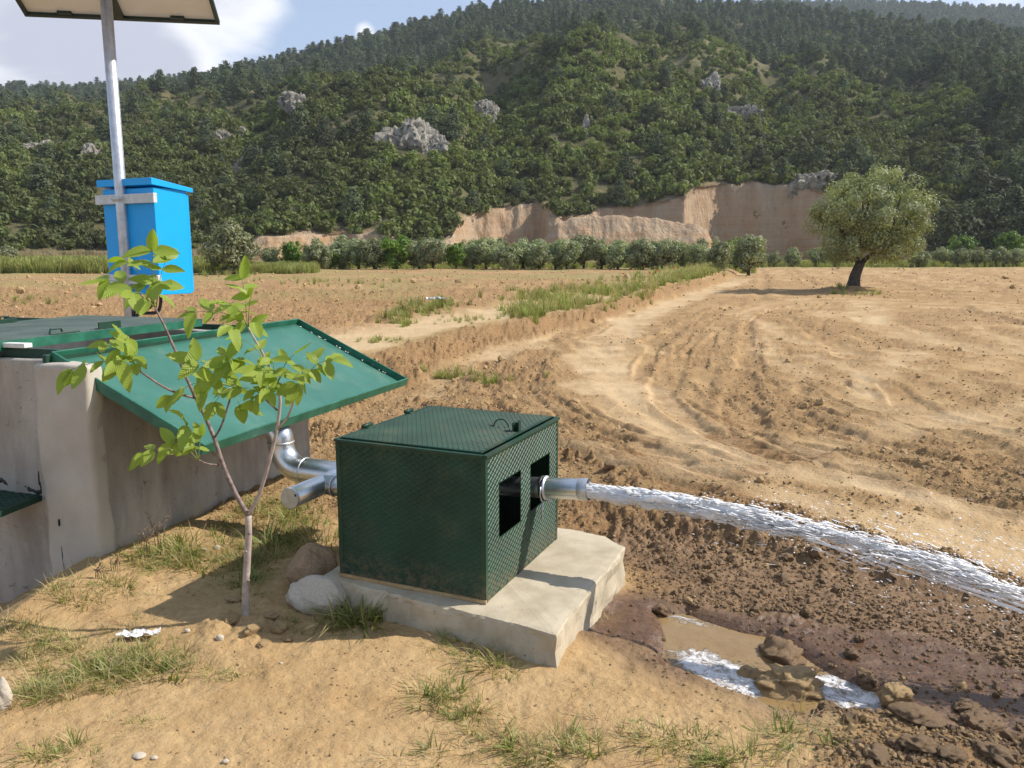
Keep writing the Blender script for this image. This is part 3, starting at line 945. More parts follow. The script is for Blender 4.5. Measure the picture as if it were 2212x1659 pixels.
def blade_tuft(name, seed, n, h, spread, mat, lean=0.5, w=0.006, seedhead=False):
    rng = np.random.default_rng(seed)
    V, F, T = [], [], []
    for i in range(n):
        a = rng.uniform(0, 6.283); r0 = spread * 0.35 * math.sqrt(rng.uniform())
        ln = h * rng.uniform(0.45, 1.15); out = lean * rng.uniform(0.2, 1.2)
        a2 = a + rng.uniform(-0.9, 0.9)
        b = np.array([math.cos(a) * r0, math.sin(a) * r0, -0.01]); side = np.array([-math.sin(a2), math.cos(a2), 0]) * w * rng.uniform(0.7, 1.4)
        dirv = np.array([math.cos(a2), math.sin(a2), 0])
        base = len(V); t0 = rng.uniform()
        for k in range(4):
            f = k / 3
            p = b + dirv * ln * out * f ** 1.7 + np.array([0, 0, ln * f * (1 - 0.35 * out * f)])
            ww = (1 - f) ** 0.7 + 0.06
            if seedhead and k == 3: ww = 0.9
            V += [p - side * ww, p + side * ww]; T += [t0 * 0.7 + 0.3 * f] * 2
        for k in range(3):
            F.append((base + 2 * k, base + 2 * k + 1, base + 2 * k + 3, base + 2 * k + 2))
    return np_mesh(name, np.array(V), np.array(F), mat, True, {'tint': np.array(T)})


def proto(name, me):
    return bpy.data.objects.new(name, me)


def scatter(name, protos, P, rot, scl, idx, label=None, cat=None, parent=None):
    """ONE 'stuff' object whose points carry instances of the given shapes"""
    c = bpy.data.collections.new(name + '_shapes')
    for i, p in enumerate(protos):
        p.name = '%s_shape_%02d' % (name, i)
        c.objects.link(p)
    n = len(P)
    me = bpy.data.meshes.new(name)
    me.vertices.add(n)
    me.vertices.foreach_set('co', np.asarray(P, np.float32).ravel())
    for nm, arr, ty in (('rot', rot, 'FLOAT_VECTOR'), ('scl', scl, 'FLOAT_VECTOR')):
        a = me.attributes.new(nm, ty, 'POINT'); a.data.foreach_set('vector', np.asarray(arr, np.float32).ravel())
    a = me.attributes.new('idx', 'INT', 'POINT'); a.data.foreach_set('value', np.asarray(idx, np.int32))
    o = bpy.data.objects.new(name, me)
    COL.objects.link(o)
    ng = bpy.data.node_groups.new(name + '_scatter', 'GeometryNodeTree')
    ng.interface.new_socket('Geometry', in_out='INPUT', socket_type='NodeSocketGeometry')
    ng.interface.new_socket('Geometry', in_out='OUTPUT', socket_type='NodeSocketGeometry')
    N, L = ng.nodes.new, ng.links.new
    gi, go = N('NodeGroupInput'), N('NodeGroupOutput')
    mp = N('GeometryNodeMeshToPoints')
    ci = N('GeometryNodeCollectionInfo'); ci.inputs['Collection'].default_value = c
    ci.inputs['Separate Children'].default_value = True; ci.inputs['Reset Children'].default_value = True
    ip = N('GeometryNodeInstanceOnPoints'); ip.inputs['Pick Instance'].default_value = True

    def na(nm, ty):
        x = N('GeometryNodeInputNamedAttribute'); x.data_type = ty; x.inputs['Name'].default_value = nm
        return [s for s in x.outputs if s.name == 'Attribute' and s.enabled][0]
    L(gi.outputs[0], mp.inputs['Mesh']); L(mp.outputs[0], ip.inputs['Points'])
    L(ci.outputs[0], ip.inputs['Instance']); L(na('idx', 'INT'), ip.inputs['Instance Index'])
    L(na('rot', 'FLOAT_VECTOR'), ip.inputs['Rotation']); L(na('scl', 'FLOAT_VECTOR'), ip.inputs['Scale'])
    L(ip.outputs[0], go.inputs[0])
    md = o.modifiers.new('scatter', 'NODES'); md.node_group = ng
    if parent is not None: o.parent = parent
    o['kind'] = 'stuff'
    return tag(o, label, cat)


def scatter_args(rng, n, smin, smax, tilt=0.0, squash=(0.85, 1.15)):
    rot = np.stack([rng.uniform(-tilt, tilt, n), rng.uniform(-tilt, tilt, n), rng.uniform(0, 6.283, n)], -1)
    s = rng.uniform(smin, smax, n)
    scl = np.stack([s * rng.uniform(*squash, n), s * rng.uniform(*squash, n), s * rng.uniform(*squash, n)], -1)
    return rot, scl


# ------------------------------------------------------------------ rock outcrops on the hill
OUTCROPS = [(878, 288, 54, 56, 'long pale limestone outcrop standing out of the hillside scrub, largest of all'),
            (935, 318, 34, 26, 'pale limestone shoulder just right of the largest outcrop'),
            (652, 222, 38, 20, 'low grey outcrop high on the slope, between the blue cabinet and the summit'),
            (1045, 245, 32, 26, 'rounded grey outcrop in scrub right of the largest outcrop'),
            (82, 325, 34, 24, 'pale ribbed outcrop on the far left slope beside the pole'),
            (215, 332, 24, 28, 'tan outcrop directly behind the galvanised pole'),
            (480, 290, 16, 16, 'small grey outcrop, left one of a pair above the blue cabinet'),
            (527, 290, 16, 16, 'small grey outcrop, right one of a pair above the blue cabinet'),
            (512, 365, 17, 34, 'narrow upright outcrop below the pair of small outcrops'),
            (12, 415, 14, 16, 'small pale rock at the left frame edge below the scrub'),
            (1755, 392, 40, 24, 'grey rock hump above the quarry face beside the lone olive'),
            (1530, 185, 30, 30, 'dark grey outcrop high in the pines below the summit'),
            (1595, 245, 38, 24, 'dim grey scree outcrop right of centre among pines'),
            (1265, 268, 10, 26, 'thin grey rock rib in a gully above the notch of the quarry')]


def hill_hit(px, py):
    a = azim(px, py); e = elev(px, py)
    s = np.linspace(0.0, 1.0, 400)
    x, y, z = hill_point(np.full_like(s, a), s)
    ee = (z - EYE) / np.hypot(x, y)
    i = int(np.argmax(ee > e)) if (ee > e).any() else int(np.argmax(ee))
    return np.array([x[i], y[i], z[i]]), s[i]


ROCK_PTS = []


def build_outcrops():
    for k, (px, py, hw, hh, lab) in enumerate(OUTCROPS):
        p, s = hill_hit(px, py + hh * 0.4)
        dist = math.hypot(p[0], p[1]); m = dist / FPX
        rng = np.random.default_rng(300 + k)
        bm = bmesh.new()
        bmesh.ops.create_icosphere(bm, subdivisions=5, radius=1.0)
        sx, sy, sz = hw * m * 0.98, hw * m * 0.55, hh * m * 1.05
        dx = px * 0.37
        vs = np.array([v.co[:] for v in bm.verts])
        th = np.arctan2(vs[:, 1], vs[:, 0])
        rid = np.abs(fbm(vs[:, 0] * 3.1 + dx, vs[:, 1] * 3.1 + vs[:, 2] * 0.8, 4, 310 + k, 0.6))
        cel = fbm(vs[:, 0] * 1.6 + dx, vs[:, 2] * 1.6 + vs[:, 1], 3, 330 + k)
        fac = 1.12 + 0.8 * cel - 0.7 * rid
        vs = vs * fac[:, None]
        step = 0.16
        vs[:, 2] = vs[:, 2] * 0.6 + 0.4 * np.round(vs[:, 2] / step) * step
        for v, c in zip(bm.verts, vs): v.co = (c[0] * sx, c[1] * sy, c[2] * sz)
        me = bpy.data.meshes.new('rock_outcrop'); bm.to_mesh(me); bm.free()
        me.materials.append(M['rock'])
        o = link('rock_outcrop', me, loc=(p[0], p[1], p[2] - sz * 0.12))
        o.rotation_euler = (R(-24), R(rng.uniform(-14, 14)), -math.atan2(p[0], p[1]) + rng.uniform(-0.3, 0.3))
        tag(o, lab, 'rock', 'limestone outcrops on the hill')
        ROCK_PTS.append((p[0], p[1], hw * m * 0.95, k))


build_outcrops()


# ------------------------------------------------------------------ woods on the hill
PINES = []


def single_pine(p, scale, rz, k, label, group):
    if not PINES:
        for i in range(6): PINES.append(pine_mesh('pine_tree_%d' % i, 450 + i, [M['pine_leaf'], M['pine_bark']], 9.0, 1.0 if i < 4 else 0.75, True))
    t = bpy.data.objects.new('pine_tree', None)
    COL.objects.link(t)
    t.location = p; t.scale = scale; t.rotation_euler = (0, 0, rz)
    for nm, me in zip(('crown', 'trunk'), PINES[k]):
        o = bpy.data.objects.new(nm, me); COL.objects.link(o); o.parent = t
    return tag(t, label, 'tree', group)


def hill_woods():
    rng = np.random.default_rng(77)
    shrubs = [proto('s', shrub_mesh('scrub_%d' % i, 400 + i, M['shrub_leaf'])) for i in range(6)]
    pines = [pine_mesh('pine_%d' % i, 450 + i, [M['pine_leaf'], M['pine_bark']], 9.0, 1.0 if i < 4 else 0.75) for i in range(6)]
    # candidates uniform over the slope
    n = 190000
    a = rng.uniform(R(-51), R(51), n)
    s = rng.uniform(0.0, 1.06, n)
    x, y, z = hill_point(a, s)
    r = np.hypot(x, y)
    keep = rng.uniform(0, 1, n) < r / 900.0            # even per area
    a, s, x, y, z, r = (v[keep] for v in (a, s, x, y, z, r))
    px = PW / 2 + np.tan(a) * FPX / math.cos(PITCH) * 1.0
    clear = np.zeros(len(x), bool)
    for rx, ry, rr, k in ROCK_PTS:
        d = np.hypot(x - rx, y - ry)
        # nothing on the rock nor in a short strip on its valley side
        tow = np.hypot(x, y) - math.hypot(rx, ry)
        lat = np.abs(np.cross(np.stack([x, y], -1), np.array([rx, ry]) / math.hypot(rx, ry)))
        clear |= ((lat < rr * 0.7) & (tow < rr * 0.2) & (tow > -rr * 0.7 - 3)) | (d < rr * 0.6)
    # how much pine
    v = (s + 0.22 * fbm(x / 60, y / 60, 3, 501))
    pine_w = sstep(0.42, 0.80, v) * 0.85
    pine_w = np.maximum(pine_w, sstep(1450, 2000, px) * 0.62 * sstep(0.10, 0.30, v))
    pine_w = np.maximum(pine_w, sstep(2040, 2120, px) * 0.9)
    pine_w = np.maximum(pine_w, sstep(420, 120, px) * 0.85 * sstep(0.42, 0.62, v))
    pine_w = np.maximum(pine_w, 0.05 + 0.22 * sstep(-0.05, 0.25, fbm(x / 35, y / 35, 3, 503)))
    scrub_d = 0.80 + 0.45 * sstep(0.42, 0.05, s) - 0.85 * sstep(0.02, 0.30, fbm(x / 14, y / 14, 4, 505)) * sstep(0.10, 0.25, s) * sstep(0.98, 0.6, s)
    u = rng.uniform(0, 1, len(x))
    is_p = (u < pine_w * 0.17) & ~clear
    u2 = rng.uniform(0, 1, len(x))
    is_s = (u2 < scrub_d * (0.92 - 0.26 * sstep(0.12, 0.3, s)) * (1 - 0.45 * pine_w)) & ~clear & ~is_p & (s < 0.99)
    # scrub
    i = np.where(is_s)[0]
    m = len(i)
    rot, scl = scatter_args(rng, m, 0.75, 1.95, 0.15)
    grow = 0.85 + 0.35 * sstep(0.5, 0.1, s[i]) + 0.3 * fbm(x[i] / 15, y[i] / 15, 2, 507)
    scl *= grow[:, None]
    scatter('hillside_scrub', shrubs, np.stack([x[i], y[i], z[i] - 0.25], -1), rot, scl, rng.integers(0, 6, m),
            'dense green maquis scrub covering the lower and middle hillside', 'scrub')
    # pines : the 300 that show largest are single trees, the others one mass
    j = np.where(is_p)[0]
    size = (0.40 + 0.70 * rng.uniform(0, 1, len(j)) ** 1.2) * (0.9 + 0.25 * vnoise(x[j] / 30, y[j] / 30, 509))
    vis = size / r[j]
    inframe = np.abs(np.tan(a[j])) < 0.655
    order = np.argsort(-(vis * inframe))
    big, rest = order[:300], order[300:]
    pp = [proto('p', pm) for pm in pines]
    rot, scl = scatter_args(rng, len(rest), 1, 1, 0.05)
    scl = scl * size[rest][:, None] * np.array([1.05, 1.05, 0.82])
    P = np.stack([x[j], y[j], z[j] - 0.3], -1)
    # second ridge
    nf = 5200
    af = rng.uniform(FR_A[0], min(FR_A[-1], R(40)), nf); sf = rng.uniform(0.45, 1.04, nf)
    xf, yf, zf = far_ridge_point(af, sf)
    rf, sfc = scatter_args(rng, nf, 0.8, 1.25, 0.05)
    scatter('pine_forest', pp, np.concatenate([P[rest], np.stack([xf, yf, zf - 0.3], -1)]), np.concatenate([rot, rf]), np.concatenate([scl, sfc]),
            rng.integers(0, 6, len(rest) + nf), 'dark pine forest over the upper hill and its ridges', 'forest')
    for t in big:
        sv = size[t]
        single_pine(P[t], (sv * rng.uniform(.95, 1.15), sv * rng.uniform(.95, 1.15), sv * rng.uniform(0.72, 0.95)), rng.uniform(0, 6.28), int(rng.integers(0, 6)),
                    'dark green pine tree standing on the hillside', 'single pines on the hillside')
    print('scrub', m, 'pines', len(rest) + nf)


hill_woods()

# ------------------------------------------------------------------ tank
def v3(x): return np.array(x, float)


ZU = v3((0, 0, 1))
TAZ = R(71.0)
TU = v3((math.cos(TAZ), math.sin(TAZ), 0)); TN = v3((TU[1], -TU[0], 0)); TC = v3((-2.16, 3.84, 0))


def tp(u, n, z): return TC + TU * u + TN * n + ZU * z


def tbox(mb, u0, u1, n0, n1, z0, z1):
    return mb.box(tp((u0 + u1) / 2, (n0 + n1) / 2, (z0 + z1) / 2), TU * (u1 - u0) / 2, TN * (n1 - n0) / 2, ZU * (z1 - z0) / 2)


def rough_wall(name, parent, u0, u1, n0, n1, z0, z1, mat, cells=0.05, amp=0.006, seed=0, bev=0.015):
    """a cast concrete block: box with a fine grid, uneven faces and worn edges"""
    bm = bmesh.new()
    dims = (u1 - u0, n1 - n0, z1 - z0)
    bmesh.ops.create_cube(bm, size=1.0)
    for v in bm.verts: v.co = Vector((v.co.x * dims[0], v.co.y * dims[1], v.co.z * dims[2]))
    bmesh.ops.bevel(bm, geom=list(bm.edges), offset=bev, segments=2, profile=0.5, affect='EDGES')
    for ax in range(3):
        nrm = Vector([1.0 if k == ax else 0.0 for k in range(3)])
        k = min(int(dims[ax] / cells), 46)
        for i in range(1, k):
            c = Vector((0, 0, 0)); c[ax] = -dims[ax] / 2 + dims[ax] * i / k
            bmesh.ops.bisect_plane(bm, geom=list(bm.verts) + list(bm.edges) + list(bm.faces), plane_co=c, plane_no=nrm)
    vs = np.array([v.co[:] for v in bm.verts])
    dd = [fbm(vs[:, (k + 1) % 3] * 5 + seed, vs[:, (k + 2) % 3] * 5 + vs[:, k] * 3, 4, 600 + seed + k) * amp * 2 for k in range(3)]
    c = tp((u0 + u1) / 2, (n0 + n1) / 2, (z0 + z1) / 2)
    org = origin_of(parent)
    for i, v in enumerate(bm.verts):
        q = vs[i] + np.array([dd[0][i], dd[1][i], dd[2][i]])
        v.co = Vector(c + TU * q[0] + TN * q[1] + ZU * q[2] - org)
    me = bpy.data.meshes.new(name); bm.to_mesh(me); bm.free()
    me.materials.append(mat)
    me.polygons.foreach_set('use_smooth', [True] * len(me.polygons))
    o = link(name, me, parent)
    o['origin'] = [float(v) for v in org]
    return o


def wall_material():
    m, nt, P, N, L = newmat('tank_concrete')
    tc = N('ShaderNodeTexCoord'); v = tc.outputs['Object']
    mp = N('ShaderNodeMapping'); mp.inputs['Scale'].default_value = (1, 1, 0.22)
    L(v, mp.inputs['Vector'])
    f = maprange(N, L, noise(N, L, 2.2, 6, 0.6, v), 0.36, 0.64)
    st = maprange(N, L, noise(N, L, 5.5, 5, 0.6, mp.outputs[0]), 0.42, 0.66)
    col = mixrgb(N, L, f, (0.39, 0.35, 0.30), (0.53, 0.485, 0.42))
    col = mixrgb(N, L, mathn(N, L, 'MULTIPLY', st, 0.7), col, (0.26, 0.22, 0.18))
    pits = maprange(N, L, noise(N, L, 60, 6, 0.72, v), 0.625, 0.68)
    col = mixrgb(N, L, pits, col, (0.10, 0.085, 0.07))
    p2 = maprange(N, L, noise(N, L, 13, 6, 0.75, v), 0.625, 0.67)
    col = mixrgb(N, L, mathn(N, L, 'MULTIPLY', p2, 0.7), col, (0.14, 0.12, 0.10))
    L(col, P.inputs['Base Color'])
    P.inputs['Roughness'].default_value = 0.93
    P.inputs['Specular IOR Level'].default_value = 0.2
    nb = bump(N, L, noise(N, L, 16, 5, 0.6, v), 0.3, 0.02)
    nb = bump(N, L, noise(N, L, 110, 6, 0.7, v), 0.7, 0.006, nb)
    L(nb, P.inputs['Normal'])
    return m


M['tank'] = wall_material()


def tread_segments(w, h, pitch=0.0235, ang=R(31), holes=()):
    """raised ribs of a chequer plate inside a w x h rectangle, as segments (two crossing families)"""
    segs = []
    for s in (1, -1):
        d = np.array([math.cos(ang), s * math.sin(ang)]); nn = np.array([-d[1], d[0]])
        cs = [np.dot(nn, c) for c in ((0, 0), (w, 0), (0, h), (w, h))]
        k = math.floor(min(cs) / pitch)
        while k * pitch < max(cs):
            k += 1
            p0 = nn * k * pitch
            lo, hi = -1e9, 1e9
            for ax, mx in ((0, w), (1, h)):
                t0, t1 = sorted(((0 - p0[ax]) / d[ax], (mx - p0[ax]) / d[ax]))
                lo, hi = max(lo, t0), min(hi, t1)
            if hi - lo < 0.01: continue
            iv = [(lo, hi)]
            for (x0, x1, y0, y1) in holes:
                a, b = -1e9, 1e9
                for ax, m0, m1 in ((0, x0, x1), (1, y0, y1)):
                    t0, t1 = sorted(((m0 - p0[ax]) / d[ax], (m1 - p0[ax]) / d[ax]))
                    a, b = max(a, t0), min(b, t1)
                if b > a:
                    nv = []
                    for q0, q1 in iv:
                        if a > q0: nv.append((q0, min(q1, a)))
                        if b < q1: nv.append((max(q0, b), q1))
                    iv = [q for q in nv if q[1] - q[0] > 0.004]
            for q0, q1 in iv: segs.append((p0 + d * q0, p0 + d * q1))
    return segs


def tread_mesh(mb, org, ex, ey, nrm, w, h, pitch=0.0235, width=0.0052, high=0.0022, holes=(), ang=R(31)):
    """ridge per segment: a low triangular rib"""
    org, ex, ey, nrm = map(v3, (org, ex, ey, nrm))
    for a, b in tread_segments(w, h, pitch, ang, holes):
        d = (b - a) / np.linalg.norm(b - a); s = np.array([-d[1], d[0]]) * width / 2

        def q(p, hh): return org + ex * p[0] + ey * p[1] + nrm * hh
        mb.add([q(a - s, -.0004), q(a + s, -.0004), q(a, high), q(b - s, -.0004), q(b + s, -.0004), q(b, high)],
               [(0, 3, 5, 2), (1, 2, 5, 4), (0, 2, 1), (3, 4, 5)])


def on_wall(px, py, u):
    d = v3(ray(px, py)); o = v3((0, 0, EYE)); p = TC + TU * u
    return o + d * (np.dot(p - o, TU) / np.dot(d, TU))


M['column'] = surf('column_plaster', (0.42, 0.37, 0.30), (0.54, 0.49, 0.41), 2.5, 0.92, 0, 0.3, 60, 0.005, (45, 0.66), (0.15, 0.12, 0.09))


def build_tank():
    t = empty('water_tank', tp(0, 0, 0), 'rough concrete water tank with corner column and steel hatch rim', 'water tank')
    rough_wall('wall', t, 0.15, 2.06, -0.27, 0.0, -0.25, 0.895, M['tank'], 0.055, 0.007, 1)
    rough_wall('wall', t, 0.155, 0.36, -2.9, -0.275, -0.9, 1.055, M['tank'], 0.06, 0.007, 2)
    rough_wall('wall', t, 1.80, 2.055, -2.9, -0.275, -0.25, 1.045, M['tank'], 0.07, 0.006, 3)
    rough_wall('wall', t, 0.27, 1.80, -2.9, -2.65, -0.25, 1.045, M['tank'], 0.09, 0.006, 4)
    rough_wall('column', t, 0.105, 0.22, -0.345, 0.008, -0.4, 1.048, M['column'], 0.03, 0.008, 5, 0.022)
    # small chequer plate hatch let into the near wall, its corner jutting out
    q0, q1, q2 = v3(on_wall(90, 1070, 0.151)), v3(on_wall(-70, 1026, 0.151)), None
    zc = q0[2]; q1[2] = zc
    q2 = v3(gz(-40, 1121, zc)); q3 = q2 + (q1 - q0)
    mb = MB(); mb.add([q0, q1, q3, q2] + [p - ZU * .03 for p in (q0, q1, q3, q2)], [(0, 1, 2, 3), (7, 6, 5, 4), (0, 3, 7, 4), (3, 2, 6, 7), (2, 1, 5, 6), (1, 0, 4, 5)])
    lid = mb.build('side_hatch', M['green'], t)
    mb = MB(); ea = (q1 - q0) / np.linalg.norm(q1 - q0); eb = (q2 - q0) / np.linalg.norm(q2 - q0)
    tread_mesh(mb, q0 + ZU * .0006 + ea * .02, ea, eb, ZU, np.linalg.norm(q1 - q0) - .03, np.linalg.norm(q2 - q0) - .02, 0.03, 0.006, 0.0025)
    mb.build('tread_ribs', M['green'], lid, kind='stuff')
    # black bitumen brushed along the joint
    mb = MB(); rng = random.Random(4)

    def dab(px, py, du, w, h):
        c = v3(on_wall(px, py, du)); n = 9
        ring_ = [c + TN * w * math.cos(6.283 * k / n) * rng.uniform(.55, 1.2) + ZU * h * math.sin(6.283 * k / n) * rng.uniform(.55, 1.2) for k in range(n)]
        mb.add([c - TU * .004] + [p - TU * .002 for p in ring_] + [p + TU * .02 for p in ring_], [(0, 1 + (k + 1) % n, 1 + k) for k in range(n)] + [(1 + k, 1 + (k + 1) % n, n + 1 + (k + 1) % n, n + 1 + k) for k in range(n)])
    for k in range(16): dab(88 - k * 6.5, 1066 - k * 2.0 + rng.uniform(-6, 2), 0.154, rng.uniform(.012, .022), rng.uniform(.010, .020))
    for k in range(9): dab(84 - k * 11, 1078 + k * 4.2, 0.154, rng.uniform(.015, .025), rng.uniform(.008, .014))
    mb.build('bitumen_seal', M['bitumen'], t)
    mb = MB()
    for px, py, w, h in ((84, 1036, .006, .045), (88, 1052, .005, .03)): dab(px, py, 0.1545, w, h)
    mb.build('bitumen_streak', M['bitumen'], t)
    mb = MB()
    for px, py, w, h in ((127, 1128, .004, .022), (135, 1200, .003, .05), (139, 1225, .003, .03)): dab(px, py, 0.104, w, h)
    mb.build('crack', M['bitumen'], t)
    # steel angle round the opening
    mb = MB()
    tbox(mb, 0.20, 0.23, -2.7, -0.262, 1.052, 1.105)
    tbox(mb, 0.13, 1.92, -0.29, -0.262, 0.94, 1.085)
    tbox(mb, 1.87, 1.90, -2.7, -0.29, 1.04, 1.085)
    mb.build('opening_frame', M['green'], t, bevel=0.003)
    mb = MB()
    mb.tube([tp(1.05, -0.004, 0.42), tp(1.05, 0.014, 0.42), tp(1.05, 0.016, 0.42)], [0.06, 0.055, 0.045], 20)
    mb.build('wall_plug', M['tank'], t, True)
    mb = MB(); tbox(mb, 0.37, 1.79, -2.6, -0.3, -0.1, -0.05)
    mb.build('tank_floor', M['interior'], t)
    # closed hatch leaf : chequer plate with a folded skirt, resting askew on the rim
    c = empty('tank_hatch', tp(0.9, -1.13, 1.09), 'closed dark green chequer plate hatch leaf lying over the tank', 'hatch', 'two hatch leaves of the tank')
    mb = MB()
    u0, u1, n0, n1, z0, z1 = -0.35, 1.70, -1.66, -0.615, 1.088, 1.138
    tbox(mb, u0, u1, n0, n1, z1 - 0.006, z1)
    pl = mb.build('plate', M['green_sky_sheen'], c)
    mb = MB()
    tbox(mb, u0 + .002, u1 - .002, n1, n1 + 0.006, z0, z1 + 0.002)
    tbox(mb, u0 + .002, u1 - .002, n0 - 0.006, n0, z0, z1 + 0.002)
    tbox(mb, u1, u1 + 0.006, n0 - 0.006, n1 + 0.006, z0, z1 + 0.001)
    tbox(mb, u0 - .006, u0, n0 - 0.006, n1 + 0.006, z0, z1 + 0.001)
    mb.build('skirt', M['green_rim'], c)
    mb = MB(); tread_mesh(mb, tp(u0 + .01, n1 - 0.01, z1), TU, -TN, ZU, u1 - u0 - .02, n1 - n0 - .02, 0.030, 0.007, 0.0028)
    mb.build('tread_ribs', M['green_sky_sheen'], pl, kind='stuff')
    mb = MB(); mb.box(tp(0.93, n1 - 0.035, z1 + 0.022), TU * 0.085, TN * 0.004, ZU * 0.022); mb.box(tp(0.93, n1 - 0.05, z1 + 0.004), TU * 0.085, TN * 0.018, ZU * 0.003)
    mb.build('latch_plate', M['green'], c)
    mb = MB()
    mb.tube([tp(0.52, n1 - 0.06, z1), tp(0.53, n1 - 0.06, z1 + 0.03), tp(0.60, n1 - 0.06, z1 + 0.03), tp(0.61, n1 - 0.06, z1)], 0.006, 6)
    mb.tube([tp(0.50, n1 - 0.03, z1 + 0.006), tp(0.70, n1 - 0.03, z1 + 0.006)], 0.006, 6)
    mb.build('handle', M['green'], c)
    mb = MB(); mb.box(tp(1.0, n0 + 0.07, z1 + 0.016), TU * 0.07, TN * 0.012, ZU * 0.012)
    mb.tube([tp(0.95, n0 + 0.07, z1 + .01), tp(0.96, n0 + .07, z1 + .045), tp(1.02, n0 + .07, z1 + .045)], 0.006, 6)
    mb.build('hinge', M['green'], c)
    # open leaf : a tray seen from its smooth underside, hanging out over the wall
    TL = v3((-2.332, 4.145, 1.10)) - TU * 0.07; tilt = R(24.5)
    eu = TU; ew = TN * math.cos(tilt) - ZU * math.sin(tilt); em = np.cross(eu, ew); em = em if em[2] > 0 else -em
    Ln, Wd = 2.20, 1.014
    p = empty('tank_hatch', TL, 'open light green hatch leaf tipped over the tank wall, smooth side up', 'hatch', 'two hatch leaves of the tank')

    def lp(a, b, c_): return TL + eu * a + ew * b + em * c_
    # slightly buckled sheet
    nu, nw = 40, 20
    V = np.array([lp(0.004 + (Ln - .008) * i / nu, 0.004 + (Wd - .008) * j / nw, -0.044 + 0.010 * float(fbm(i * .12, j * .16, 3, 640))) for i in range(nu + 1) for j in range(nw + 1)])
    me = np_mesh('sheet', V - origin_of(p), grid_faces(nu + 1, nw + 1), M['green_light'], True)
    sh = link('sheet', me, p)
    so = sh.modifiers.new('thick', 'SOLIDIFY'); so.thickness = 0.004; so.offset = 0
    rims = [((0, Ln), (0.0, 0.012)), ((0, Ln), (Wd - .012, Wd)), ((0.0, 0.012), (0.0122, Wd - .0122)), ((Ln - .012, Ln), (0.0122, Wd - .0122))]
    for (a0, a1), (b0, b1) in rims:
        mb = MB(); mb.box(lp((a0 + a1) / 2, (b0 + b1) / 2, -0.027), eu * (a1 - a0) / 2, ew * (b1 - b0) / 2, em * 0.029)
        mb.build('rim', M['green_rim'], p, bevel=0.002)
    mb = MB()
    rng = random.Random(8)
    for k in range(22):
        if rng.random() < 0.75:
            a, b = Ln - 0.02 - rng.random() * 0.015, 0.06 + rng.random() * (Wd - .15)
        else:
            a, b = 0.1 + rng.random() * (Ln - .2), Wd - 0.02 - rng.random() * 0.03
        sx, sy = rng.uniform(.003, .014), rng.uniform(.003, .01)
        zz = -0.036
        mb.add([lp(a - sx, b, zz), lp(a, b - sy, zz), lp(a + sx, b, zz), lp(a, b + sy, zz), lp(a, b, zz + .004)], [(0, 1, 4), (1, 2, 4), (2, 3, 4), (3, 0, 4)])
    mb.build('cement_crumbs', M['pale'], p, kind='stuff')
    for a in (0.35, 1.75):
        mb = MB(); mb.tube([lp(a - .05, -0.012, -0.045), lp(a + .05, -0.012, -0.045)], 0.011, 10)
        mb.build('hinge', M['green'], p, True)
    # loose things at the near rim
    mb = MB(); mb.box(tp(0.20, -0.60, 1.118), TN * 0.13 + TU * .01, TU * 0.025, ZU * 0.012)
    o = mb.build('pale_board', M['pale'], None, bevel=0.003); tag(o, 'short pale board lying across the tank rim below the closed hatch', 'board')


build_tank()


# ------------------------------------------------------------------ slab and valve box
def bp(b, n, z): return v3((BOXF[0], BOXF[1], 0)) + v3((BB[0], BB[1], 0)) * b + v3((BN[0], BN[1], 0)) * n + ZU * z


EB = v3((BB[0], BB[1], 0)); EN = v3((BN[0], BN[1], 0))


def build_slab():
    poly = [(-0.885, 3.505), (0.172, 2.932), (0.575, 3.885), (0.49, 4.045), (-0.42, 4.52)]
    pts = []
    for i in range(5):
        a, b = v3((*poly[i], 0)), v3((*poly[(i + 1) % 5], 0))
        k = max(3, int(np.linalg.norm(b - a) / 0.02))
        pts += [a + (b - a) * j / k for j in range(k)]
    c = np.mean(pts, axis=0)
    n = len(pts)
    P = np.array(pts); ctr = v3((-0.15, 3.75, 0))
    rings = []
    lv = [(-0.28, 0.0), (-0.1, 0.0), (-0.02, 0.0), (0.05, 0.0), (0.10, 0.0), (0.1195, -0.0015), (0.1285, -0.006), (0.1315, -0.045), (0.131, -0.12)]
    for z, ins in lv:
        d = unit(P - ctr)
        w = fbm(P[:, 0] * 9 + z * 14, P[:, 1] * 9, 4, 660) * 0.022 + fbm(P[:, 0] * 45 + z * 60, P[:, 1] * 45, 2, 662) * 0.008
        q = P + d * (ins + w)[:, None] if np.ndim(ins) else P + d * (ins + w)[:, None]
        q[:, 2] = z + (fbm(P[:, 0] * 7, P[:, 1] * 7, 3, 661) * 0.006 if z > 0.11 else 0)
        rings.append(q)
    inner = []
    for f in (0.75, 0.5, 0.25):
        q = ctr + (rings[-1] - ctr) * f; q[:, 2] = 0.1305 + fbm(q[:, 0] * 7, q[:, 1] * 7, 3, 661) * 0.005
        rings.append(q)
    V = np.concatenate(rings + [np.array([[ctr[0], ctr[1], 0.13]])])
    F = []
    for r in range(len(rings) - 1):
        for i in range(n):
            j = (i + 1) % n
            F.append((r * n + i, r * n + j, (r + 1) * n + j, (r + 1) * n + i))
    last = (len(rings) - 1) * n
    for i in range(n): F.append((last + i, last + (i + 1) % n, len(V) - 1, len(V) - 1))
    mb = MB(); mb.v = [tuple(p) for p in V]; mb.f = [f if f[2] != f[3] else f[:3] for f in F]; mb.mi = [0] * len(F)
    o = mb.build('concrete_slab', M['slab'], None, False)
    tag(o, 'pale concrete slab under the dark green chequer plate box', 'slab')


build_slab()


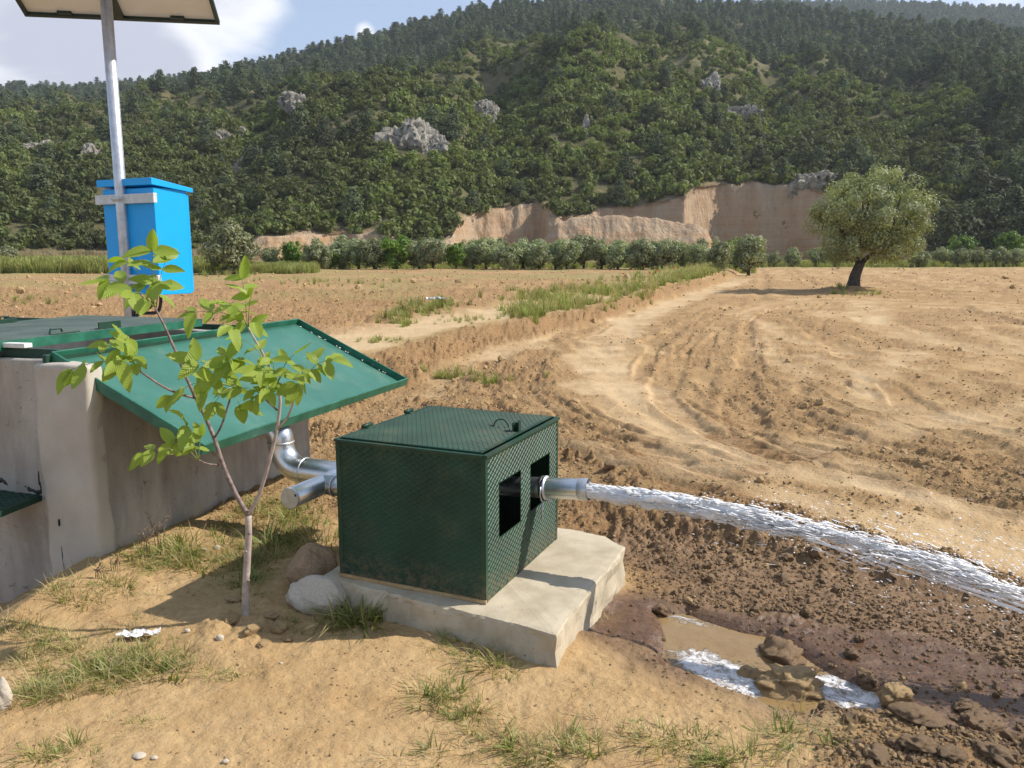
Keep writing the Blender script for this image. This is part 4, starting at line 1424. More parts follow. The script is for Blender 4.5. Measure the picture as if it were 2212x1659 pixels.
def build_box():
    z0, z1 = 0.134, 0.770
    Wn, Lb = 0.741, 0.851
    t = empty('valve_box', bp(Lb / 2, -Wn / 2, z0), 'dark green chequer plate box with two square openings on the slab', 'steel box')
    th = 0.003
    wins = ((0.135, 0.372, 0.378, 0.622), (0.488, 0.735, 0.390, 0.618))
    # side with the openings (n = 0), cut round the two windows
    mb = MB()
    xs = sorted({0.004, Lb - .004, *(w[0] for w in wins), *(w[1] for w in wins)}); zs = sorted({z0, z1, *(w[2] for w in wins), *(w[3] for w in wins)})
    for i in range(len(xs) - 1):
        for j in range(len(zs) - 1):
            cx, cz = (xs[i] + xs[i + 1]) / 2, (zs[j] + zs[j + 1]) / 2
            if any(w[0] < cx < w[1] and w[2] < cz < w[3] for w in wins): continue
            mb.box(bp(cx, -th / 2, cz), EB * (xs[i + 1] - xs[i]) / 2, EN * th / 2, ZU * (zs[j + 1] - zs[j]) / 2)
    side = mb.build('side_panel', M['green_box'], t)
    side['label'] = 'sunlit panel with two square cut openings'
    mb = MB(); e = 0.022
    tread_mesh(mb, bp(e, 0, z0 + .012), EB, ZU, EN, Lb - 2 * e, z1 - z0 - .03, 0.0215, 0.0058, 0.0022, [(w[0] - e - .004, w[1] - e + .004, w[2] - z0 - .012 - .004, w[3] - z0 - .012 + .004) for w in wins])
    mb.build('tread_ribs', M['green_box'], side, kind='stuff')
    # panel towards the camera (b = 0)
    mb = MB(); mb.box(bp(th / 2, -Wn / 2, (z0 + z1) / 2), EB * th / 2, EN * (Wn / 2 - .004), ZU * (z1 - z0) / 2)
    fr = mb.build('front_panel', M['green_box'], t)
    mb = MB(); tread_mesh(mb, bp(0, -Wn + e, z0 + .012), EN, ZU, -EB, Wn - 2 * e, z1 - z0 - .03, 0.0215, 0.0058, 0.0022)
    mb.build('tread_ribs', M['green_box'], fr, kind='stuff')
    mb = MB(); mb.box(bp(Lb - th / 2, -Wn / 2, (z0 + z1) / 2), EB * th / 2, EN * (Wn / 2 - .004), ZU * (z1 - z0) / 2); mb.build('rear_panel', M['green_box'], t)
    mb = MB(); mb.box(bp(Lb / 2, -Wn + th / 2, (z0 + z1) / 2), EN * th / 2, EB * (Lb / 2 - .004), ZU * (z1 - z0) / 2); mb.build('pipe_panel', M['green_box'], t)
    # angle frame on the corners
    mb = MB()
    for (b, n) in ((-.002, .002), (-.002, -Wn - .002), (Lb + .002, .002), (Lb + .002, -Wn - .002)):
        sb = 1 if b < Lb / 2 else -1; sn = -1 if n > -Wn / 2 else 1
        mb.box(bp(b + sb * .011, n + sn * .0008, (z0 + z1) / 2), EB * .011, EN * .0008, ZU * ((z1 - z0) / 2 + .003))
        mb.box(bp(b + sb * .0008, n + sn * .0125, (z0 + z1) / 2), EN * .0108, EB * .0008, ZU * ((z1 - z0) / 2 + .003))
    for (b0, n0, b1, n1) in ((0, 0, Lb, 0), (0, -Wn, Lb, -Wn), (0, 0, 0, -Wn), (Lb, 0, Lb, -Wn)):
        c = bp((b0 + b1) / 2, (n0 + n1) / 2, z1 + .0015)
        if b0 != b1: mb.box(c, EB * (Lb / 2 + .004), EN * .0105, ZU * .006)
        else: mb.box(c, EN * (Wn / 2 - .0108), EB * .0105, ZU * .0058)
    mb.build('corner_frame', M['green_box'], t, bevel=0.0015)
    # lid
    zl = z1 + 0.011
    mb = MB(); mb.box(bp(Lb / 2, -Wn / 2 - .004, zl), EB * (Lb / 2 - .016), EN * (Wn / 2 - .020), ZU * 0.0035)
    lid = mb.build('lid', M['green_box'], t, bevel=0.001)
    mb = MB(); tread_mesh(mb, bp(.03, -.036, zl + .0035), EB, -EN, ZU, Lb - .06, Wn - .07, 0.0215, 0.0058, 0.0022)
    mb.build('tread_ribs', M['green_box'], lid, kind='stuff')
    for b in (0.24, 0.62):
        mb = MB(); mb.tube([bp(b - .035, -Wn + .006, zl + .012), bp(b + .035, -Wn + .006, zl + .012)], 0.010, 10)
        mb.box(bp(b, -Wn + .022, zl + .0055), EB * .03, EN * .014, ZU * .002)
        mb.build('hinge', M['green_box'], t, True)
    # padlock bracket and wire pull
    mb = MB()
    mb.box(bp(0.44, -0.062, zl + .024), EN * .0025, EB * .020, ZU * .022)
    mb.box(bp(0.455, -0.048, zl + .022), EB * .0025, EN * .0125, ZU * .020)
    mb.box(bp(0.44, -0.036, zl + .030), EN * .0022, EB * .013, ZU * .028)
    mb.build('lock_bracket', M['green_box'], t, bevel=0.001)
    mb = MB()
    pts = []
    for k in range(15):
        a = math.pi * k / 11
        pts.append(bp(0.50, -0.155 + 0.038 * math.cos(math.pi - a), zl + .004 + 0.036 * math.sin(a) + (0.012 * (k - 11) / 3 if k > 11 else 0)))
    mb.tube([bp(.50, -.215, zl + .005)] + pts, 0.0036, 6)
    mb.build('pull_ring', M['green_box'], t, True)
    mb = MB(); mb.box(bp(Lb / 2, -Wn / 2, z0 + .002), EB * (Lb / 2 - .01), EN * (Wn / 2 - .01), ZU * .001); mb.build('floor_sheet', M['interior'], t)
    # weld sag of dirt along the foot
    mb = MB(); mb.box(bp(-.004, -Wn / 2, z0 + .006), EB * .005, EN * (Wn / 2 + .004), ZU * .007); mb.build('dirt_line', M['clod'], t)


build_box()


# ------------------------------------------------------------------ pipes
def arc(c, a0, a1, e1, e2, r, n=10):
    return [c + e1 * r * math.cos(a0 + (a1 - a0) * k / n) + e2 * r * math.sin(a0 + (a1 - a0) * k / n) for k in range(n + 1)]


def ring(mb, c, d, r, w=0.006, h=0.004, n=28):
    d = d / np.linalg.norm(d)
    mb.tube([c - d * w, c - d * w * .5, c + d * w * .5, c + d * w], [r, r + h, r + h, r], n, False)


def build_pipes():
    r = 0.050
    # manifold along the far side of the box, capped end towards the camera
    zc = 0.45
    man = empty('manifold_pipe', bp(0.3, -1.05, zc), 'short galvanised manifold pipe with a sealed end beside the green box', 'pipe', 'galvanised pipes')
    mb = MB(); mb.tube([bp(0.045, -1.05, zc), bp(0.95, -1.05, zc)], r, 32); mb.build('tube', M['galv'], man, True)
    mb = MB(); mb.tube([bp(0.040, -1.05, zc), bp(0.0449, -1.05, zc)], r * 1.0, 32)
    mb.build('end_cap', M['cap'], man)
    mb = MB(); ring(mb, bp(0.047, -1.05, zc), EB, r, 0.006, 0.003)
    ring(mb, bp(0.30, -1.05 + .075, zc), EN, r, 0.005, 0.004); mb.build('weld', M['galv_dull'], man, True)
    mb = MB(); mb.tube([bp(0.30, -1.05, zc), bp(0.30, -0.735, zc)], r * .985, 32); mb.build('branch', M['galv'], man, True)
    mb = MB(); ring(mb, bp(0.30, -0.90, zc), EN, r, 0.005, 0.003); mb.build('joint', M['galv_dull'], man, True)
    mb = MB(); mb.box(bp(0.039, -1.012, zc + .02), EB * .002, EN * .005, ZU * .005); mb.build('cap_hole', M['black'], man)
    # elbow from the tank down to the manifold
    zb, bb = 0.365, 0.72
    nv = -1.66
    r2 = 0.074
    el = empty('elbow_pipe', bp(bb, nv, zb), 'galvanised elbow pipe dropping from the tank wall towards the box', 'pipe', 'galvanised pipes')
    R_ = 0.150
    pts = [bp(bb, nv - 0.42, 0.60), bp(bb, nv - .12, 0.60)]
    pts += arc(bp(bb, nv - 0.075, 0.525), math.pi / 2, 0, EN, ZU, 0.075, 6)
    pts += arc(bp(bb, nv + R_, zb + R_), math.pi, 1.5 * math.pi, EN, ZU, R_, 12)
    pts += [bp(bb, -1.30, zb), bp(bb, -1.04, zb)]
    mb = MB(); mb.tube(pts, r2, 32); mb.build('tube', M['galv'], el, True)
    for c, d in ((bp(bb, nv, zb + R_ + .004), ZU), (bp(bb, nv + R_ + .02, zb), EN)):
        mb = MB(); ring(mb, c, d, r2, 0.006, 0.004); mb.build('seam', M['galv_dull'], el, True)
    # outlet through the second opening
    ou = empty('outlet_pipe', bp(0.571, 0.0, 0.49), 'galvanised outlet pipe with clamp sticking out of the green box, water gushing from it', 'pipe', 'galvanised pipes')
    a, b = bp(0.571, -0.62, 0.435), bp(0.571, 0.262, 0.507)
    ax = (b - a) / np.linalg.norm(b - a)
    rp = 0.050
    mb = MB()
    for p0, p1, w in ((a, b, rp),):
        mb.tube([p0, p1], w, 36, False)
        mb.tube([p1, p0], w - .004, 36, False)
    n = 36
    mb.build('tube', M['galv'], ou, True)
    mb = MB(); ring(mb, b - ax * .024, ax, rp + .0005, 0.024, 0.0022, 36); mb.build('end_band', M['galv_dull'], ou, True)
    for k, dd in enumerate((0.232, 0.215)):
        mb = MB(); ring(mb, b - ax * dd, ax, rp, 0.008, 0.009, 36); mb.build('clamp_ring', M['galv_dull'] if k else M['black'], ou, True)
    c = b - ax * 0.222
    mb = MB()
    mb.tube([c + EB * -.058 + ZU * .02, c + EB * -.064 - ZU * .02, c + EB * -.045 - ZU * .05, c + EB * -.03 - ZU * .062], 0.004, 6)
    mb.tube([c + EB * -.03 - ZU * .055, c + EB * -.03 - ZU * .155], 0.0045, 6)
    mb.tube([c - EB * .02 - ZU * .055, c - EB * .02 - ZU * .055 + EN * .05], 0.004, 6)
    mb.build('clamp_lever', M['galv_dull'], ou, True)
    # valve body inside the box, seen dimly through the first opening
    mb = MB(); mb.tube([bp(0.30, -0.735, zc), bp(0.30, -0.25, zc)], r * .98, 24); mb.tube([bp(0.12, -0.33, .45), bp(0.70, -0.33, .45)], r, 24)
    iv = empty('inner_pipe', bp(0.3, -0.4, zc), 'dim pipe seen inside the first square opening of the box', 'pipe', 'galvanised pipes')
    mb.build('tube', M['galv_dull'], iv, True)
    return b, ax


OUT_TIP, OUT_AX = build_pipes()


# ------------------------------------------------------------------ pole, panel, cabinet
def build_pole():
    px0, Y = 261, 6.75
    p = at(px0, 420, Y)
    X = p.x
    zt = 3.78
    g = gh(X, Y)
    t = empty('solar_mast', (X, Y, g), 'tall galvanised steel pole carrying the solar panel and blue cabinet', 'pole')
    mb = MB(); mb.tube([(X, Y, g - 0.3), (X, Y, 2.02), (X, Y, zt)], 0.0445, 28); mb.build('tube', M['galv_dull'], t, True)
    mb = MB(); mb.tube([(X, Y, g), (X, Y, g + .04)], [0.12, 0.06], 20); mb.build('foot_collar', M['galv_dull'], t, True)
    # panel
    low_l, low_r = at(55, 32, 7.08), at(475, 50, 7.32)
    low_l, low_r = v3(low_l), v3(low_r)
    e = low_r - low_l; Ln = np.linalg.norm(e); e /= Ln
    pr = v3((e[1], -e[0], 0)); pr /= np.linalg.norm(pr)          # towards the camera
    tl = R(25)
    w = pr * math.cos(tl) + ZU * math.sin(tl)
    m = np.cross(e, w); m = m if m[2] < 0 else -m                # underside normal
    Wd = 1.0

    def q(a, b, c=0.0): return low_l + e * a + w * b + m * c
    mb = MB(); mb.box(q(Ln / 2, Wd / 2, -0.012), e * (Ln / 2 - .004), w * (Wd / 2 - .004), m * 0.003); s = mb.build('solar_panel', M['white_back'], t); s['label'] = 'solar panel seen from below, white back sheet in a dark green frame'
    mb = MB(); mb.box(q(Ln / 2, Wd / 2, -0.019), e * (Ln / 2 - .006), w * (Wd / 2 - .006), m * 0.003); mb.build('cell_glass', M['black'], s)
    for a0, a1, b0, b1 in ((0, Ln, 0, .030), (0, Ln, Wd - .03, Wd), (0, .030, .0302, Wd - .0302), (Ln - .03, Ln, .0302, Wd - .0302)):
        mb = MB(); mb.box(q((a0 + a1) / 2, (b0 + b1) / 2, 0.0), e * (a1 - a0) / 2, w * (b1 - b0) / 2, m * 0.020); mb.build('frame_bar', M['dark_frame'], s, bevel=.002)
    for a in (0.36, 1.37):
        mb = MB(); mb.box(q(a / 1.75 * Ln, 0.045, 0.004), e * .055, w * .0145, m * 0.012); mb.build('mounting_clip', M['dark_frame'], s)
    mb = MB(); mb.box(q(Ln * 0.475, Wd / 2, 0.008), e * 0.045, w * (Wd / 2 - .031), m * 0.016); mb.build('centre_rail', M['dark_frame'], s)
    for k in (0.3, 0.62):
        pass
    mb = MB(); c = q(Ln * .475, 0.5, .03)
    mb.tube([v3((X, Y, zt)) - ZU * .05, c], 0.03, 12); mb.build('bracket', M['dark_frame'], t, True)
    # cabinet
    Yc = 6.60
    cr = at(337, 500, Yc)
    C0 = v3((cr.x, Yc, 0))
    ev = v3((math.cos(R(153)), math.sin(R(153)), 0)); eu = v3((math.cos(R(63)), math.sin(R(63)), 0))
    bw, bd = 0.615, 0.325
    zb0, zb1 = 1.255, 2.115
    cb = empty('blue_cabinet', C0 + ev * bw / 2 + eu * bd / 2 + ZU * zb0, 'bright blue steel control cabinet strapped to the galvanised pole', 'cabinet')

    def cp(a, b, z): return C0 + ev * a + eu * b + ZU * z
    mb = MB(); mb.box(cp(bw / 2, bd / 2, (zb0 + zb1) / 2), ev * bw / 2, eu * bd / 2, ZU * (zb1 - zb0) / 2); mb.build('body', M['blue'], cb, bevel=0.006)
    # roof sloping to the door side
    mb = MB()
    o = 0.05
    pt = [(-.022, -.03, 2.135), (bw + .025, -.03, 2.135), (bw + .025, bd + .055, 2.095), (-.022, bd + .055, 2.095)]
    vs = [cp(a, b, z) for a, b, z in pt] + [cp(a, b, z + (.055 if b < 0 else .035)) for a, b, z in pt]
    mb.add(vs, [(0, 1, 2, 3), (4, 7, 6, 5), (0, 4, 5, 1), (1, 5, 6, 2), (2, 6, 7, 3), (3, 7, 4, 0)])
    mb.build('roof', M['blue'], cb, bevel=0.003)
    mb = MB(); mb.box(cp(bw / 2, bd + .014, (zb0 + zb1) / 2 - .01), ev * (bw / 2 - .005), eu * .0125, ZU * ((zb1 - zb0) / 2 - .025)); mb.build('door', M['blue'], cb, bevel=0.003)
    for z in (2.03, 1.38):
        mb = MB(); mb.box(cp(bw / 2, -.022, z), ev * (bw / 2 + .045 if z > 1.5 else bw / 2 + .03), eu * .018, ZU * .038); sr = mb.build('strap', M['bracket'], cb, bevel=0.003)
        pc = v3((X, Y, z)); 
        mb = MB(); mb.tube([pc - eu * .05 + ev * .05, pc - eu * .052 - ev * .05], 0.010, 8); mb.box(pc - eu * .047 + ZU * 0, ev * .05, eu * .004, ZU * .018); mb.build('clamp_bolt', M['bracket'], sr, True)
    for k, (x0, dx) in enumerate(((0.30, 0.08), (0.20, 0.02))):
        c0 = cp(x0, bd * .5, zb0)
        q0 = v3((X + 0.03, Y - 0.02, 0))
        pts = smooth_line([c0 + ZU * .02, c0 - ZU * .07, c0 - ZU * (.13 + .03 * k) + ev * .06, q0 + ZU * (1.14 - .05 * k) + v3((.05, 0, 0)), q0 + ZU * (1.04 - .06 * k), q0 + ZU * .7], 5)
        mb = MB(); mb.tube(pts, 0.014, 8); o = mb.build('cable_conduit', M['black'], None, True)
        tag(o, 'black cable conduit looping from the cabinet floor to the pole, %s loop' % ('inner' if k == 0 else 'outer'), 'cable', 'cable conduits under the cabinet')


build_pole()

# ------------------------------------------------------------------ trees of the orchard
def limb(mb, pts, r0, r1, n=8):
    P = smooth_line(pts, 4)
    mb.tube(P, [r0 + (r1 - r0) * i / (len(P) - 1) for i in range(len(P))], n, True)


def lone_olive():
    g = gh(OLIVE[0], OLIVE[1])
    b = v3((OLIVE[0], OLIVE[1], g - 0.12))
    m = OLIVE[1] / FPX
    t = empty('olive_tree', b, 'large lone olive tree with round crown standing on a mound in the tilled field', 'tree')
    rng = np.random.default_rng(900)

    def o(px, py, dy=0.0): return v3(((px - 1845) * m, dy, (630 - py) * m)) + b
    mb = MB()
    limb(mb, [o(1844, 636), o(1844, 618), o(1845, 603), o(1849, 590), o(1855, 573)], 0.29, 0.20, 12)
    limb(mb, [o(1843, 636), o(1843, 624), o(1844, 612)], 0.38, 0.26, 12)
    forks = [[o(1856, 576), o(1872, 560), o(1888, 548, -.2), o(1905, 520, -.5)], [o(1852, 578), o(1846, 560, .1), o(1842, 535, .3), o(1830, 500, .5)],
             [o(1888, 550, -.2), o(1925, 520, .3), o(1950, 480, .6)], [o(1842, 540, .3), o(1805, 510, -.4), o(1785, 480, -.6)],
             [o(1842, 530, .3), o(1860, 480, .2), o(1868, 430, 0)], [o(1890, 545, -.2), o(1900, 490, -.8), o(1910, 440, -.9)], [o(1852, 545, 0), o(1835, 490, -1.1), o(1820, 450, -1.5)]]
    for f in forks: limb(mb, f, 0.13, 0.03, 7)
    mb.build('trunk', M['olive_bark'], t, True)
    c = o(1868, 480)
    P, nr, ti, cc = crown_points(rng, c, (2.65, 2.5, 2.05), 150, 200, 0.44, 0.45, 0.80, 0.35)
    # ragged skirt and uneven top
    P2, n2, t2, _ = crown_points(rng, o(1880, 548), (2.45, 2.2, 0.45), 34, 110, 0.42, 0.6)
    P3, n3, t3, _ = crown_points(rng, o(1870, 395), (1.2, 1.2, 0.35), 10, 120, 0.40, 0.3)
    P = np.concatenate([P, P2, P3]); nr = np.concatenate([nr, n2, n3]); ti = np.concatenate([ti, t2, t3])
    # keep a gap over the fork
    gap = (np.hypot(P[:, 0] - o(1856, 0)[0], P[:, 1] - b[1]) < 0.55) & (P[:, 2] < o(0, 548)[2])
    gap |= (P[:, 0] < o(1800, 0)[0]) & (P[:, 2] < o(0, 590)[2])
    P, nr, ti = P[~gap], nr[~gap], ti[~gap]
    V, F = leaf_quads(P, nr, 0.155, 0.062, rng, 0.3)
    me = np_mesh('crown', V - origin_of(t), F, M['olive_leaf'], False, {'tint': np.repeat(ti, 4)})
    link('crown', me, t)


lone_olive()


def small_tree_meshes(name, seed, leafmat_, rad, zc, nclump, per, clump_r, leaf, stems, flat=0.75, bark='olive_bark'):
    rng = np.random.default_rng(seed)
    P, nr, ti, cc = crown_points(rng, np.array([0, 0, zc]), rad, nclump, per, clump_r, 0.35, flat)
    V, F = leaf_quads(P, nr, leaf, leaf * 0.45, rng, 0.2)
    crown = np_mesh(name + '_crown', V, F, leafmat_, False, {'tint': np.repeat(ti, 4)})
    mb = MB()
    for k in range(stems):
        a = 6.283 * k / stems + rng.uniform(-.4, .4); q = rng.uniform(0.25, 0.55)
        limb(mb, [(0.08 * math.cos(a), 0.08 * math.sin(a), -0.15), (0.2 * q * math.cos(a), 0.2 * q * math.sin(a), zc * .35), (rad[0] * q * math.cos(a), rad[1] * q * math.sin(a), zc * 0.95)], 0.09, 0.03, 6)
    trunk = mb.mesh(name + '_trunk', M[bark], smooth=True)
    return crown, trunk


def ordinal(n):
    return ['first', 'second', 'third', 'fourth', 'fifth', 'sixth', 'seventh', 'eighth', 'ninth', 'tenth', 'eleventh', 'twelfth', 'thirteenth', 'fourteenth', 'fifteenth', 'sixteenth', 'seventeenth', 'eighteenth', 'nineteenth', 'twentieth', 'twenty-first', 'twenty-second', 'twenty-third', 'twenty-fourth', 'twenty-fifth', 'twenty-sixth', 'twenty-seventh', 'twenty-eighth', 'twenty-ninth', 'thirtieth'][n]


def orchard():
    rng = np.random.default_rng(950)
    kinds = [small_tree_meshes('orchard_olive_%d' % i, 960 + i, M['olive_row'], (1.3, 1.3, 1.3), 1.45, 58, 78, 0.40, 0.25, 3, 0.95) for i in range(5)]
    bushes = [small_tree_meshes('leafy_bush_%d' % i, 980 + i, M['bush_leaf'], (1.3, 1.3, 1.25), 1.45, 46, 60, 0.36, 0.26, 4, 0.95) for i in range(3)]

    def place(name, kind, px, Y, hpx, label, cat, group, wide=1.0, base=None):
        g = 0.32 if base is None else base
        X = (px - PW / 2) / FPX * Y / math.cos(PITCH) * 1.0
        p = at(px, 560, Y); X = p.x
        g = gh(X, Y) if Y < 118 else 0.0
        k = hpx * Y / FPX / 2.8
        t = empty(name, (X, Y, g), label, cat, group, rng.uniform(0, 6.28))
        for nm, me in (('crown', kind[0]), ('trunk', kind[1])):
            o = bpy.data.objects.new(nm, me); COL.objects.link(o); o.parent = t
        t.scale = (k * wide, k * wide, k)
        return t
    # row behind the ploughed field : olives with a few green bushes
    row = [(585, 45, 'o'), (632, 62, 'b'), (682, 60, 'o'), (712, 46, 'b2'), (742, 66, 'o'), (775, 62, 'o'), (808, 64, 'o'), (855, 74, 'b'), (905, 62, 'o'), (935, 64, 'o'), (985, 58, 'b'),
           (1022, 62, 'o'), (1050, 66, 'o'), (1092, 58, 'o'), (1130, 62, 'o'), (1165, 60, 'o'), (1200, 60, 'o'), (1225, 62, 'o'), (1262, 70, 'o'), (1300, 62, 'o'), (1335, 62, 'o'), (1375, 66, 'o'), (1410, 62, 'o'), (1445, 64, 'o'), (1480, 60, 'o'), (1512, 56, 'o')]
    no = nb = 0
    for px, h, k in row:
        Y = 66 + rng.uniform(-1.5, 1.5)
        if k == 'o':
            place('olive_tree', kinds[int(rng.integers(0, 5))], px, Y, h, 'grey-green olive, %s olive from the left in the orchard row behind the ploughed field' % ordinal(no), 'tree', 'olives of the orchard row', rng.uniform(1.0, 1.18)); no += 1
        else:
            place('green_bush', bushes[nb % 3], px, Y - 1.2, h, ['fresh green bush at the left end of the orchard row', 'small bright green bush low in the orchard row', 'tallest dark green bush in the middle of the orchard row', 'rounded green bush right of the tallest bush in the orchard row'][nb], 'bush', 'green bushes in the orchard row', 0.95 if nb != 2 else 1.1); nb += 1
    # second line of the orchard behind, seen between
    for k in range(20):
        place('olive_tree', kinds[int(rng.integers(0, 5))], 690 + k * 43 + rng.uniform(-12, 12), 78 + rng.uniform(-2, 2), 56, 'half hidden olive in the second orchard line, seen between the front olives', 'tree', 'olives of the second orchard line', 0.95)
    # bigger ones at the corner of the field
    place('olive_tree', kinds[0], 1551, 57, 74, 'dark olive at the right end of the orchard row beside the grassy bank', 'tree', None, 0.80)
    place('olive_tree', kinds[2], 1618, 62, 84, 'spreading olive with visible trunk right of the orchard row, at the bank end', 'tree', None, 1.12)
    place('green_bush', bushes[1], 1592, 70, 80, 'green bush peeping out behind the spreading olive', 'bush', None, 0.8)
    place('olive_tree', kinds[1], 498, 50, 108, 'big grey olive bush right of the blue cabinet at the field edge', 'tree', None, 1.08)
    # right field edge
    for k, (px, h) in enumerate(((1672, 34), (1712, 38), (1765, 40), (2035, 42), (2075, 40), (2118, 42), (2160, 40), (2198, 38), (2240, 40), (1805, 38), (1985, 40))):
        place('olive_tree', kinds[k % 5], px, 100 + rng.uniform(-2, 2), h, 'small olive at the tilled field edge, %s' % (
            ['just right of the spreading olive', 'second right of the spreading olive', 'third right of the spreading olive', 'first right of the lone olive crown', 'second right of the lone olive crown', 'third right of the lone olive crown', 'fourth right of the lone olive crown', 'fifth right of the lone olive crown', 'cut by the right frame edge', 'behind the left side of the lone olive', 'behind the right side of the lone olive'][k]), 'tree', 'olives on the far edge of the tilled field', 1.15)
    for px, h, Y, lab in ((2180, 70, 128, 'dark rounded broadleaf tree at the hill foot by the right frame edge'), (2075, 60, 130, 'dark rounded tree at the hill foot right of the lone olive'), (15, 40, 95, 'grey bush at the hill foot by the left frame edge')):
        place('broadleaf_tree', bushes[0] if px > 100 else kinds[3], px, Y, h, lab, 'tree', None, 1.15)
    # taller pines standing at the right foot of the hill
    for k in range(26):
        px = rng.uniform(2020, 2330); Y = rng.uniform(138, 185)
        p = at(px, 540, Y); q = rng.uniform(0.75, 1.12)
        single_pine((p.x, Y, -0.3 + max(0, (Y - 158)) * 0.12), (q, q, q), rng.uniform(0, 6.28), k % 6, 'pale green pine in the stand at the hill foot right of the lone olive', 'pines at the right hill foot')


orchard()

# ------------------------------------------------------------------ walnut sapling
SAP = np.array(gz(532, 1345)[:2])


def c2(cx, cy):  # crop -> photo frame
    return cx * 0.3889, 507 + cy * 0.3889


def leaflet_mesh(name, seed):
    rng = np.random.default_rng(seed)
    nl, nw = 9, 4
    V = []
    curl = rng.uniform(-0.7, 1.4); fold = rng.uniform(0.08, 0.28)
    for i in range(nl + 1):
        f = i / nl
        w = 0.265 * (math.sin(math.pi * f ** 0.82) ** 0.75) * (1 - 0.15 * f) + 0.004
        for j in range(-2, 3):
            g = j / 2
            x = f; y = w * g
            z = fold * abs(y) * 1.4 - curl * 0.28 * f * f + 0.012 * math.sin(f * 26) * abs(g) + 0.02 * rng.normal() * 0.3 * abs(g)
            V.append((x, y, z))
    V = np.array(V)
    F = grid_faces(nl + 1, 5)
    T = np.clip(0.5 + 0.25 * np.sin(V[:, 0] * 26 + np.abs(V[:, 1]) * 30) + rng.uniform(-.2, .2), 0, 1)
    return np_mesh(name, V, F, M['walnut'], True, {'tint': T, 'along': V[:, 0], 'across': V[:, 1]})


def walnut_material():
    m = leafmat('walnut_leaf', (0.17, 0.285, 0.014), (0.36, 0.46, 0.045), 0.50, 0.38, 0.32, back=(0.33, 0.42, 0.07))
    nt = m.node_tree; N, L = nt.nodes.new, nt.links.new
    P = nt.nodes['Principled BSDF']
    a = N('ShaderNodeAttribute'); a.attribute_name = 'along'; b = N('ShaderNodeAttribute'); b.attribute_name = 'across'
    ab = mathn(N, L, 'ABSOLUTE', b.outputs['Fac'], 0)
    ph = mathn(N, L, 'SUBTRACT', mathn(N, L, 'MULTIPLY', a.outputs['Fac'], 62.0), mathn(N, L, 'MULTIPLY', ab, 70.0))
    s = mathn(N, L, 'SINE', ph, 0)
    L(bump(N, L, s, 0.35, 0.003), P.inputs['Normal'])
    return m


M['walnut'] = walnut_material()


